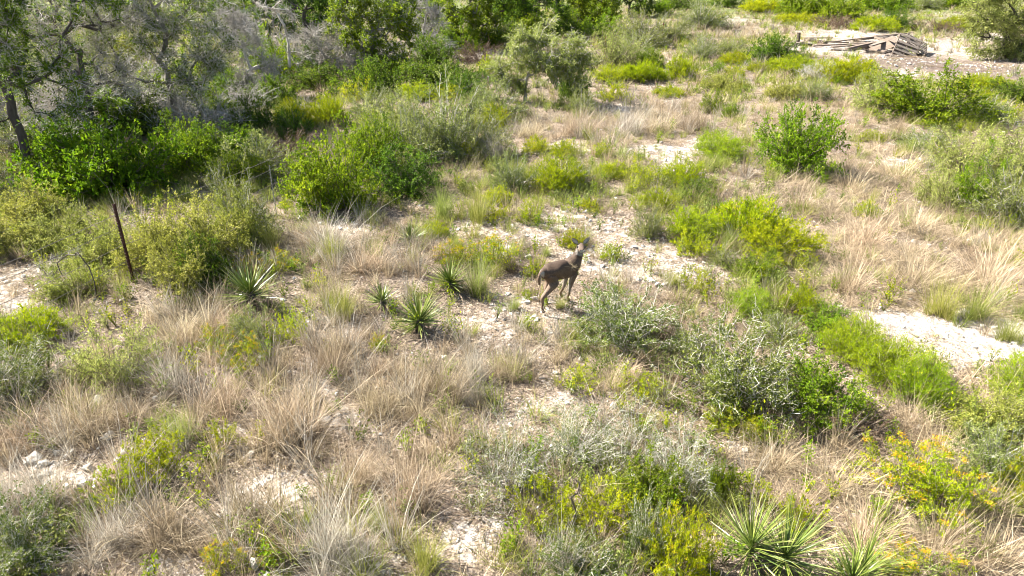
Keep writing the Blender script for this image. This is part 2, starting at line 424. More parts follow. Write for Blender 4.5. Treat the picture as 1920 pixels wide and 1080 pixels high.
def mask(polys, x, y, ragged=True):
    if ragged: x, y = warp(x, y)
    r = np.zeros(x.shape, bool)
    for p in polys:
        lo = p.min(0); hi = p.max(0)
        s = (x > lo[0]) & (x < hi[0]) & (y > lo[1]) & (y < hi[1])
        if s.any(): r[s] |= inside(p, x[s], y[s])
    return r

# ------------------------------------------------------------------ ground sheet
def axis_steps(lo, hi, f0, f1, s, grow):
    a = list(np.arange(f0, f1, s)); d = s
    while a[-1] < hi: d *= grow; a.append(a[-1] + d)
    b = []; d = s; c = f0
    while c > lo: d *= grow; c -= d; b.append(c)
    return np.array(b[::-1] + a)
gx = axis_steps(-1500, 1500, -9, 10, .13, 1.05)
gy = axis_steps(-300, 2500, 2.5, 18, .12, 1.04)
X, Y = np.meshgrid(gx, gy)
rg = np.random.default_rng(3)
Z = height(X, Y)
near = np.hypot(X, Y - 10) < 40
Z = Z + np.where(near, rg.normal(0, .007, X.shape), 0)
bare = mask(BARE, X.ravel(), Y.ravel()).reshape(X.shape).astype(float)
bare = bare * .30 + .25 - .09 * mask(BARE[1:5], X.ravel(), Y.ravel()).reshape(X.shape) + .36 * mask(BARE[:1], X.ravel(), Y.ravel()).reshape(X.shape)
for _ in range(2):
    bare[1:-1, 1:-1] = (bare[1:-1, 1:-1] * 2 + bare[:-2, 1:-1] + bare[2:, 1:-1] + bare[1:-1, :-2] + bare[1:-1, 2:]) / 6
soil = mask(SOIL, X.ravel(), Y.ravel()).reshape(X.shape).astype(float)
soil[1:-1, 1:-1] = (soil[1:-1, 1:-1] * 2 + soil[:-2, 1:-1] + soil[2:, 1:-1] + soil[1:-1, :-2] + soil[1:-1, 2:]) / 6
green = np.clip((Y - 48) / 25, 0, .85)
green = np.where(bare > .5, 0, green)
ny, nx = X.shape
idx = np.arange(ny * nx).reshape(ny, nx)
quads = np.stack([idx[:-1, :-1], idx[:-1, 1:], idx[1:, 1:], idx[1:, :-1]], -1).reshape(-1, 4)
gm = mesh_np('ground', np.stack([X, Y, Z], -1).reshape(-1, 3), None, quads, [M['ground']],
             {'bare': ('FLOAT', bare.astype(np.float32).ravel()), 'soil': ('FLOAT', (soil * .9).astype(np.float32).ravel()), 'green': ('FLOAT', green.astype(np.float32).ravel())}, smooth=True)
tag(link('ground', gm), kind='structure')
print('ground quads', len(quads))

# ------------------------------------------------------------------ grass blades and other ground cover (templates)
def blades(g, rng, n, rb, tilt, bend, Lm, W, tint, base=None, jit=.3):
    az = rng.uniform(0, 2 * math.pi, n)
    r = rb * np.sqrt(rng.uniform(0, 1, n))
    b = np.stack([r * np.cos(az), r * np.sin(az), np.full(n, -.01)], 1)
    if base is not None: b = b + base
    az2 = az + rng.normal(0, .7, n)
    th = np.clip(rng.normal(tilt[0], tilt[1], n), 0, 1.5)
    L = np.broadcast_to(Lm * rng.uniform(1 - jit * 1.6, 1 + jit, n), (n,))
    bd = np.abs(rng.normal(bend[0], bend[1], n))
    w = W * rng.uniform(.7, 1.3, n)
    side = np.stack([-np.sin(az2), np.cos(az2), np.zeros(n)], 1)
    tw = rng.uniform(-1, 1, n)[:, None]
    out = np.stack([np.cos(az2), np.sin(az2), np.zeros(n)], 1)
    side = unit(side + tw * out)
    pts = [b]; p = b
    for k in range(3):
        a = np.clip(th + bd * (k + .4) / 3, 0, 2.3)
        p = p + (L / 3)[:, None] * (np.sin(a)[:, None] * out + np.cos(a)[:, None] * np.array([0, 0, 1.]))
        p[:, 2] = np.maximum(p[:, 2], .008)
        pts.append(p)
    V = []
    for k, ww in enumerate((1., .85, .55)):
        V += [pts[k] - side * (w * ww / 2)[:, None], pts[k] + side * (w * ww / 2)[:, None]]
    V.append(pts[3])
    V = np.stack(V, 1).reshape(-1, 3)
    i = np.arange(n)[:, None] * 7
    F4 = np.concatenate([i + np.array([0, 1, 3, 2]), i + np.array([2, 3, 5, 4])])
    F3 = i + np.array([4, 5, 6])
    t = np.clip(tint + rng.normal(0, .2, n), 0, 1)
    g.add(V, F3, F4, np.repeat(t, 7))
    return pts[3]

def tpl_tan(seed, n=44, L=.42, far=False):
    rng = np.random.default_rng(seed); g = Geo()
    blades(g, rng, n, .07, (.28, .2), (.5, .35), L, .0055 if not far else .014, .5)
    blades(g, rng, n // 4, .09, (.9, .3), (.5, .4), L * .6, .006 if not far else .015, .25)
    return g.mesh('tan_tuft', M['grass_grey' if seed % 4 == 3 else 'grass_tan'])

def tpl_straw(seed, n=46, L=.5, far=False):
    rng = np.random.default_rng(seed); g = Geo()
    blades(g, rng, n, .24, (1.12, .32), (.6, .5), L, .0065 if not far else .016, .5, jit=.5)
    blades(g, rng, n // 4, .2, (.5, .25), (1., .4), L * .7, .006 if not far else .015, .6)
    return g.mesh('straw_tuft', M['grass_straw'])

def tpl_green(seed, n=44, L=.26, far=False):
    rng = np.random.default_rng(seed); g = Geo()
    blades(g, rng, n, .08, (.4, .25), (.6, .35), L, .006 if not far else .016, .5)
    return g.mesh('green_tuft', M['grass_green'])

def tpl_forb(seed, mat, n=70, h=.2, L=.03):
    rng = np.random.default_rng(seed); g = Geo()
    s = 9
    a = rng.uniform(0, 6.283, s); tip = np.stack([np.cos(a) * rng.uniform(.02, .13, s), np.sin(a) * rng.uniform(.02, .13, s), h * rng.uniform(.5, 1.1, s)], 1)
    cones(g, np.zeros((s, 3)) + np.array([0, 0, -.01]), tip, .003, .1)
    k = rng.integers(0, s, n); t = rng.uniform(.3, 1.05, n)[:, None]
    pos = tip[k] * t + rng.normal(0, .012, (n, 3))
    leaves(g, pos, unit(rng.normal(0, 1, (n, 3)) + np.array([0, 0, .5])), rng.normal(0, .5, (n, 3)) + np.array([0, 0, 1.]), L * rng.uniform(.6, 1.3, n), L * .45, np.clip(rng.normal(.5, .25, n), 0, 1))
    return g.mesh('forb', mat)

def tpl_litter(seed, mat, n=34):
    rng = np.random.default_rng(seed); g = Geo()
    p = np.concatenate([rng.normal(0, .16, (n, 2)), rng.uniform(.004, .03, (n, 1))], 1)
    a = rng.uniform(0, 6.283, n); l = rng.uniform(.04, .24, n)
    d = np.stack([np.cos(a), np.sin(a), rng.normal(0, .15, n)], 1) * l[:, None]
    q = p + d; q[:, 2] = np.maximum(q[:, 2], .004)
    cones(g, p, q, .0028, np.clip(rng.normal(.5, .3, n), 0, 1))
    m = 20
    pos = np.concatenate([rng.normal(0, .16, (m, 2)), rng.uniform(.003, .015, (m, 1))], 1)
    leaves(g, pos, rng.normal(0, 1, (m, 3)) * np.array([1, 1, .2]), rng.normal(0, .3, (m, 3)) + np.array([0, 0, 1.]), rng.uniform(.015, .045, m), .014, np.clip(rng.normal(.4, .3, m), 0, 1))
    return g.mesh('litter', mat)

def ico(sub):
    import bmesh
    bm = bmesh.new(); bmesh.ops.create_icosphere(bm, subdivisions=sub, radius=1.0)
    V = np.array([v.co[:] for v in bm.verts]); F = np.array([[v.index for v in f.verts] for f in bm.faces]); bm.free(); return V, F
ICO1, ICO2 = ico(1), ico(2)

def rock_mesh(seed, sub=2, flat=.6):
    """an angular lump of limestone: the hull of a few scattered points"""
    import bmesh
    rng = np.random.default_rng(seed); n = 20 if sub == 2 else 11
    v = unit(rng.normal(0, 1, (n, 3))) * rng.uniform(.75, 1.05, (n, 1)) * np.array([1, rng.uniform(.55, .9), rng.uniform(flat * .7, flat * 1.1)])
    bm = bmesh.new()
    for q in v: bm.verts.new(q)
    r = bmesh.ops.convex_hull(bm, input=bm.verts)
    bmesh.ops.delete(bm, geom=[e for e in r['geom_interior'] if isinstance(e, bmesh.types.BMVert)], context='VERTS')
    bmesh.ops.triangulate(bm, faces=bm.faces)
    bm.verts.index_update()
    V = np.array([q.co[:] for q in bm.verts]); F = np.array([[q.index for q in f.verts] for f in bm.faces]); bm.free()
    g = Geo(); g.add(V, F)
    return g.mesh('rock', M['rock'])

def scatter(name, templates, pts, rot, scl, idx, label_kind='stuff'):
    me = mesh_np(name, pts, None, None, [], {'rot': ('FLOAT_VECTOR', rot.astype(np.float32)), 'scl': ('FLOAT_VECTOR', scl.astype(np.float32)), 'idx': ('INT', idx.astype(np.int32))})
    o = link(name, me); tag(o, kind='stuff')
    ng = bpy.data.node_groups.new(name, 'GeometryNodeTree')
    ng.interface.new_socket('Geometry', in_out='INPUT', socket_type='NodeSocketGeometry')
    ng.interface.new_socket('Geometry', in_out='OUTPUT', socket_type='NodeSocketGeometry')
    gi = ng.nodes.new('NodeGroupInput'); go = ng.nodes.new('NodeGroupOutput'); L = ng.links.new
    def named(t, nm):
        a = ng.nodes.new('GeometryNodeInputNamedAttribute'); a.data_type = t; a.inputs['Name'].default_value = nm; return a.outputs['Attribute']
    r, s, ix = named('FLOAT_VECTOR', 'rot'), named('FLOAT_VECTOR', 'scl'), named('INT', 'idx')
    e2r = ng.nodes.new('FunctionNodeEulerToRotation'); L(r, e2r.inputs[0])
    join = ng.nodes.new('GeometryNodeJoinGeometry')
    for k, t in enumerate(templates):
        src = bpy.data.objects.new(name + '_template', t)
        oi = ng.nodes.new('GeometryNodeObjectInfo'); oi.inputs['Object'].default_value = src
        cmp = ng.nodes.new('FunctionNodeCompare'); cmp.data_type = 'INT'; cmp.operation = 'EQUAL'
        L(ix, cmp.inputs[2]); cmp.inputs[3].default_value = k
        ip = ng.nodes.new('GeometryNodeInstanceOnPoints')
        L(gi.outputs[0], ip.inputs['Points']); L(cmp.outputs[0], ip.inputs['Selection']); L(oi.outputs['Geometry'], ip.inputs['Instance'])
        L(e2r.outputs[0], ip.inputs['Rotation']); L(s, ip.inputs['Scale']); L(ip.outputs[0], join.inputs[0])
    L(join.outputs[0], go.inputs[0])
    md = o.modifiers.new('scatter', 'NODES'); md.node_group = ng
    return o

# ------------------------------------------------------------------ where ground cover stands
rg = np.random.default_rng(11)
def field(density, ymax=115):
    """random ground points, thinning with distance; density(d) per square metre"""
    out = []
    edges = [2.6, 5, 8, 12, 17, 24, 34, 48, 66, 90, 116]
    for a, b in zip(edges[:-1], edges[1:]):
        if a >= ymax: break
        w = .80 * b + 2.5
        n = int(2 * w * (b - a) * density((a + b) / 2))
        x = rg.uniform(-w, w, n); y = rg.uniform(a, b, n)
        k = np.abs(x) < .80 * y + 2.5
        out.append(np.stack([x[k], y[k]], 1))
    return np.concatenate(out)

def clump_noise(x, y, s, ph=0.):
    return (np.sin(x * s + 1.7 * np.sin(y * s * .7 + ph)) * np.sin(y * s * 1.1 + 1.3 * np.sin(x * s * .9 + ph + 1)) + .5 * np.sin(x * s * 2.3 + y * s * 1.9 + ph)) / 1.5

xy = field(lambda d: 30. if d < 12 else 30. * (12 / d) ** 1.55)
x, y = xy.T
d = np.hypot(x, y)
mb, ms, mstr, mt, mg = mask(BARE, x, y), mask(SOIL, x, y), mask(STRAW, x, y), mask(TAN, x, y), mask(GREEN, x, y)
cn = clump_noise(x, y, 1.4); u = rg.uniform(0, 1, len(x))
p_tan = np.where(mt, .58, np.where(mg, .05, .15)) + np.where(mt, .25, .10) * cn
p_straw = np.where(mstr, .62 + .25 * clump_noise(x, y, 1.6, 5.), np.where(mt, .13, np.where(x > .12 * y, .12, .04)))
p_green = np.where(mg, np.where(y < 9, .36, .62), np.where(y > 15, .32, .20)) + .12 * clump_noise(x, y, .9, 2.)
p_forb = np.where(mg, np.where(y < 9, .50, .62), np.where(y > 15, .36, .26)) + .14 * clump_noise(x, y, 1.1, 4.)
kill = np.where(mb, np.where(mask(BARE[:1], x, y), .06, .20), 1.) * np.where(ms, .12, 1.)
p_tan = np.where(mstr, .05, p_tan)
def pick(p, lo):  # disjoint slices of u
    return (u > lo) & (u < lo + np.clip(p, 0, 1) * kill)
sel_straw = pick(p_straw, 0.); lo = np.clip(p_straw, 0, 1)
def place(sel, ntpl, s0, s1, tilt=.12, zs=(.8, 1.25)):
    n = int(sel.sum()); px, py = x[sel], y[sel]
    far = np.where(d[sel] > 26, 1, 0)
    idx = rg.integers(0, ntpl, n) + far * ntpl
    s = rg.uniform(s0, s1, n) * (1 + np.clip((d[sel] - 14) / 40, 0, 1.0) * .8)
    scl = np.stack([s, s, s * rg.uniform(*zs, n) / (1 + np.clip((d[sel] - 20) / 60, 0, 1) * .5)], 1)
    rot = np.stack([rg.normal(0, tilt, n), rg.normal(0, tilt, n), rg.uniform(0, 6.283, n)], 1)
    return np.stack([px, py, height(px, py)], 1), rot, scl, idx

def forbs_bits():
    return [tpl_forb(70, M['leaf_bright']), tpl_forb(71, M['leaf_broom'], 60, .26), tpl_forb(72, M['leaf_thorn'], 80, .15), tpl_forb(73, M['leaf_greygreen'], 80, .22)]

sel_tan = (u > lo) & (u < lo + np.clip(p_tan, 0, 1) * kill) & ~sel_straw
u2 = rg.uniform(0, 1, len(x)); sel_green = (u2 < np.clip(p_green, 0, 1) * kill) & ~sel_straw & ~sel_tan
u3 = rg.uniform(0, 1, len(x)); sel_forb = (u3 < np.clip(p_forb, 0, 1) * kill) & ~sel_straw & ~sel_tan & ~sel_green
scatter('dry_grass', [tpl_tan(i, 44, (.30, .38, .46, .55)[i]) for i in range(4)] + [tpl_tan(10 + i, 26, .42, True) for i in range(4)], *place(sel_tan, 4, .45, 1.1))
scatter('straw', [tpl_straw(20 + i) for i in range(4)] + [tpl_straw(30 + i, 26, .5, True) for i in range(4)], *place(sel_straw, 4, .45, 1.0, .2, (.6, 1.1)))
scatter('green_grass', [tpl_green(40 + i, 54, .3) for i in range(3)] + [tpl_green(50 + i, 24, .28, True) for i in range(3)], *place(sel_green, 3, .55, 1.2))
scatter('low_weeds', forbs_bits() + forbs_bits(), *place(sel_forb, 4, .6, 1.5))
# litter and pebbles
xy = field(lambda d: 16. if d < 12 else 16. * (12 / d) ** 1.9, 50); x, y = xy.T; d = np.hypot(x, y); u = rg.uniform(0, 1, len(x))
mb = mask(BARE, x, y); mstr = mask(STRAW, x, y); mt = mask(TAN, x, y)
sel = u < np.where(mb, .45, .9)
scatter('plant_litter', [tpl_litter(i, M['grass_straw'] if i == 0 else (M['grass_tan'] if i == 1 else M['twig_brown'])) for i in range(3)] * 2, *place(sel, 3, .6, 1.4, .05))
xy = field(lambda d: 60. if d < 12 else 60. * (12 / d) ** 1.9, 50); x, y = xy.T; d = np.hypot(x, y); u = rg.uniform(0, 1, len(x))
mb = mask(BARE, x, y); ms = mask(SOIL, x, y)
sel = u < np.where(mask(BARE[:1], x, y), .22, np.where(mb, .95, np.where(ms, .8, .16 + .12 * clump_noise(x, y, 1.2, 7.))))
pt, ro, sc, ix = place(sel, 5, 1, 1, 1.5, (1, 1))
sz = np.exp(rg.normal(math.log(.018), .62, len(pt))) * (1 + np.clip((np.hypot(pt[:, 0], pt[:, 1]) - 14) / 20, 0, 1.2)); sc = np.repeat(np.clip(sz, .006, .07)[:, None], 3, 1)
ix = ix % 5
scatter('pebbles', [rock_mesh(200 + i, 1, .7) for i in range(5)], pt, ro, sc, ix)

# ------------------------------------------------------------------ shrubs: prototypes of every kind
def tubes(g, PT, R, tint):
    """S three-sided stems through K points each"""
    S, K, _ = PT.shape
    d = unit(np.gradient(PT, axis=1))
    ref = np.where(np.abs(d[..., 2:3]) > .9, np.array([1., 0, 0]), np.array([0, 0, 1.]))
    s = unit(np.cross(d, ref)); t = np.cross(d, s)
    ring = np.stack([PT + R[..., None] * (math.cos(a) * s + math.sin(a) * t) for a in (0, 2.0944, 4.18879)], 2)   # S,K,3,3
    V = ring.reshape(-1, 3)
    base = (np.arange(S) * K * 3)[:, None, None]
    k = (np.arange(K - 1) * 3)[None, :, None]
    F = [np.stack([base[..., 0] + k[..., 0] + j, base[..., 0] + k[..., 0] + (j + 1) % 3, base[..., 0] + k[..., 0] + 3 + (j + 1) % 3, base[..., 0] + k[..., 0] + 3 + j], -1).reshape(-1, 4) for j in range(3)]
    g.add(V, None, np.concatenate(F), np.repeat(np.broadcast_to(tint, (S,)), K * 3))

KINDS = {
 # shoots, twigs per shoot, twig length, leaves per twig, leaf L, W, upright, crooked, twig radius, leaf mat, wood mat, flat, flowers(mat, share)
 'leafy':   dict(sh=72, tw=16, tl=.20, lv=14, L=.042, W=.025, up=.35, cr=.05, r=.0035, lm='leaf_bright', wm='twig_brown'),
 'dark':    dict(sh=64, tw=14, tl=.20, lv=13, L=.044, W=.025, up=.30, cr=.06, r=.0035, lm='leaf_dark', wm='twig_brown'),
 'grey':    dict(sh=80, tw=16, tl=.20, lv=13, L=.034, W=.018, up=.35, cr=.06, r=.0035, lm='leaf_greygreen', wm='twig_grey'),
 'pale':    dict(sh=80, tw=16, tl=.20, lv=13, L=.036, W=.020, up=.35, cr=.08, r=.0035, lm='leaf_pale', wm='twig_olive'),
 'broom':   dict(sh=150, tw=10, tl=.16, lv=14, L=.050, W=.013, up=.9, cr=.02, r=.0025, lm='leaf_broom', wm='twig_olive', axis_up=1.0, smooth=.5),
 'bloom':   dict(sh=120, tw=10, tl=.15, lv=13, L=.046, W=.014, up=.8, cr=.03, r=.0025, lm='leaf_broom', wm='twig_olive', axis_up=.8, smooth=.55, fl=('flower', .85, 14)),
 'feather': dict(sh=170, tw=11, tl=.17, lv=13, L=.052, W=.0085, up=.75, cr=.02, r=.002, lm='leaf_feather', wm='twig_olive', axis_up=.9, smooth=.4, fl=('flower', .55, 3)),
 'amber':   dict(sh=75, tw=8, tl=.14, lv=12, L=.042, W=.013, up=.8, cr=.03, r=.0028, lm='leaf_broom', wm='twig_brown', axis_up=.6, fl=('flower_orange', .85, 36)),
 'thorn':   dict(sh=90, tw=18, tl=.15, lv=14, L=.025, W=.017, up=.2, cr=.13, r=.0026, lm='leaf_thorn', wm='twig_white', sub=1),
 'silver':  dict(sh=60, tw=18, tl=.17, lv=5, L=.022, W=.015, up=.1, cr=.12, r=.0021, lm='leaf_thorn', wm='twig_silver', sub=2),
 'dead':    dict(sh=64, tw=20, tl=.26, lv=0, L=.02, W=.01, up=.2, cr=.09, r=.0036, lm='leaf_brown', wm='twig_grey', sub=2),
 'brown':   dict(sh=50, tw=12, tl=.16, lv=10, L=.026, W=.012, up=.4, cr=.06, r=.0035, lm='leaf_brown', wm='twig_brown'),
 'mesquite': dict(sh=52, tw=12, tl=.26, lv=15, L=.06, W=.014, up=.25, cr=.07, r=.0035, lm='leaf_mesquite', wm='twig_brown', droop=.5),
 'weed':    dict(sh=50, tw=9, tl=.14, lv=14, L=.046, W=.020, up=.7, cr=.04, r=.003, lm='leaf_broom', wm='twig_olive', axis_up=.3),
}

def shrub_meshes(kind, seed, R=.8, H=1.0):
    k = KINDS[kind]; rng = np.random.default_rng(seed)
    S = int(k['sh']); K = 5
    az = rng.uniform(0, 6.283, S); el = np.arcsin(np.clip(rng.beta(1.25, 1.15, S), .03, 1))
    dirs = np.stack([np.cos(az) * np.cos(el), np.sin(az) * np.cos(el), np.sin(el)], 1)
    lob = unit(rng.normal(0, 1, (7, 3)) + np.array([0, 0, .4])); sm = k.get('smooth', 1.); lw = rng.uniform(-.22, .28, 7) * sm
    rad = 1 + (np.exp(6 * (dirs @ lob.T - 1)) * lw).sum(1) + rng.normal(0, .08 * sm, S)
    rad *= np.where(rng.uniform(0, 1, S) < .3, rng.uniform(.45, .85, S), 1.)
    end = dirs * rad[:, None] * np.array([R, R, H]); end[:, 2] = np.maximum(end[:, 2], .06)
    br = R * (.16 if k['up'] < .6 else .34)
    st = np.stack([rng.normal(0, br, S), rng.normal(0, br, S), np.full(S, -.04)], 1)
    st[:, :2] = st[:, :2] * .7 + end[:, :2] * (.15 if k['up'] < .6 else .35)
    ctl = st * .55 + end * .45; ctl[:, 2] += H * .22 * k['up'] + .05
    t = np.linspace(0, 1, K)[None, :, None]
    PT = (1 - t) ** 2 * st[:, None] + 2 * t * (1 - t) * ctl[:, None] + t * t * end[:, None]
    if k['cr']:
        PT[:, 1:] += rng.normal(0, k['cr'] * .5, (S, K - 1, 3)) * np.linspace(.5, 1, K - 1)[None, :, None]
    PT[:, 1:, 2] = np.maximum(PT[:, 1:, 2], .03)
    wood = Geo(); fol = Geo(); flo = Geo()
    rr = np.linspace(1, .3, K)[None] * (k['r'] * 2.6) * rng.uniform(.7, 1.4, (S, 1))
    tubes(wood, PT, rr, np.clip(rng.normal(.5, .15, S), 0, 1))
    def along(tt, ii):
        f = tt * (K - 1); a = np.minimum(f.astype(int), K - 2); w = (f - a)[:, None]
        return PT[ii, a] * (1 - w) + PT[ii, a + 1] * w, unit(PT[ii, a + 1] - PT[ii, a])
    T = S * int(k['tw']); ii = np.repeat(np.arange(S), int(k['tw']))
    tt = np.clip(1 - rng.beta(1.0, 1.7, T), .22, 1)
    p0, tan = along(tt, ii)
    dirn = unit(tan * .7 + unit(rng.normal(0, 1, (T, 3))) * .85 + np.array([0, 0, k['up'] * .55 - k.get('droop', 0)]))
    tl = k['tl'] * rng.uniform(.5, 1.2, T)
    p1 = p0 + dirn * tl[:, None]; p1[:, 2] = np.maximum(p1[:, 2], .02)
    if k.get('sub'):
        mid = p0 * .5 + p1 * .5 + rng.normal(0, .018, (T, 3))
        tubes(wood, np.stack([p0, mid, p1], 1), np.array([1, .8, .35])[None] * k['r'] * np.ones((T, 1)), np.clip(rng.normal(.55, .2, T), 0, 1))
        m = T * k['sub']; jj = rng.integers(0, T, m); s = rng.uniform(.2, .95, m)[:, None]
        q0 = p0[jj] * (1 - s) + p1[jj] * s; q1 = q0 + unit(rng.normal(0, 1, (m, 3)) + .5 * dirn[jj]) * (k['tl'] * .38 * rng.uniform(.4, 1.2, m))[:, None]
        cones(wood, q0, q1, k['r'] * .62, np.clip(rng.normal(.6, .2, m), 0, 1))
    else:
        cones(wood, p0, p1, k['r'], np.clip(rng.normal(.5, .2, T), 0, 1))
    n = int(T * k['lv'])
    if n:
        jj = rng.integers(0, T, n) if k['lv'] < 4 else np.repeat(np.arange(T), int(k['lv']))
        n = len(jj)
        s = rng.uniform(.05, 1.08, n)[:, None]
        q = p0[jj] * (1 - s) + p1[jj] * s + rng.normal(0, .008, (n, 3))
        ax = unit(unit(rng.normal(0, 1, (n, 3))) * .9 + dirn[jj] * .6 + np.array([0, 0, k.get('axis_up', .1) - k.get('droop', 0) * 1.1]))
        nr = rng.normal(0, .7, (n, 3)) + np.array([0, 0, 1.]) + .4 * unit(q)
        cl = rng.normal(0, .16, S)[ii][jj]
        leaves(fol, q, ax, nr, k['L'] * rng.uniform(.6, 1.3, n), k['W'] * rng.uniform(.7, 1.25, n), np.clip(.48 + cl + rng.normal(0, .18, n), 0, 1))
    if k.get('fl'):
        fm, share, cnt = k['fl']
        tops = np.where((end[:, 2] > H * .35) & (rng.uniform(0, 1, S) < share))[0]
        m = len(tops) * cnt; jj = np.repeat(tops, cnt)
        c = PT[jj, -1] + np.concatenate([rng.normal(0, .030, (m, 2)), rng.normal(.015, .012, (m, 1))], 1)
        a2 = rng.uniform(0, 6.283, m)
        leaves(flo, c, np.stack([np.cos(a2), np.sin(a2), rng.uniform(-.2, .8, m)], 1), rng.normal(0, .5, (m, 3)) + np.array([0, 0, 1.]), rng.uniform(.012, .022, m), rng.uniform(.011, .018, m), np.clip(rng.normal(.5, .25, m), 0, 1))
    parts = [('stem', wood.mesh('stem', M[k['wm']]))]
    if fol.n: parts.append(('foliage', fol.mesh('foliage', M[k['lm']])))
    if flo.n: parts.append(('flowers', flo.mesh('flowers', M[k['fl'][0]])))
    return parts

PROTO = {}
def proto(kind, i, R=.8, H=1.0):
    key = (kind, i, R, H)
    if key not in PROTO: PROTO[key] = shrub_meshes(kind, 1000 + 37 * list(KINDS).index(kind) + i, R, H)
    return PROTO[key]

NVAR = {'leafy': 2, 'grey': 2, 'pale': 2, 'broom': 2, 'thorn': 2, 'silver': 2, 'bloom': 2, 'amber': 2, 'dark': 2, 'weed': 2, 'mesquite': 2, 'dead': 2}
rs = np.random.default_rng(77)
COUNT = {}
PLACED = []
def shrub(kind, box, label, group, cat='shrub', name='shrub', depth=.55, sink=.03, far=None):
    """box: left, top, right, bottom of the plant in the photograph; it stands on the ground there"""
    x0, y0, x1, y1 = box
    f = G((x0 + x1) / 2, y1)
    dist = np.linalg.norm(f - np.array([0, 0, CAM_H]))
    R = (x1 - x0) / 2 * dist / FPX
    R = R * (1 + .5 * R / dist)
    u = f[:2] / np.linalg.norm(f[:2])
    c = f[:2] + u * R * depth
    gz = float(height(*c))
    top = P((x0 + x1) / 2, y0, c[1])[2]
    H = max(top - gz, R * .35, .12)
    H = min(H * (.86 if kind in ('broom', 'bloom', 'feather') else .97), R * 3.2); R = R * 1.08
    COUNT[kind] = COUNT.get(kind, 0) + 1
    flat = H / R < .8
    Rr, Hh = (.8, .5) if flat else (.8, 1.0)
    parts = proto(kind, COUNT[kind] % NVAR.get(kind, 1), Rr, Hh)
    o = empty(name, (c[0], c[1], gz - sink), rs.uniform(0, 6.283))
    o.scale = (R / Rr * rs.uniform(.93, 1.07), R / Rr * rs.uniform(.93, 1.07), H / Hh)
    tag(o, label, cat, group)
    for nm, me in parts:
        e = link(nm, me, o)
        if nm == 'flowers': e['kind'] = 'stuff'
    PLACED.append((c[0], c[1], R, label, o))
    return o

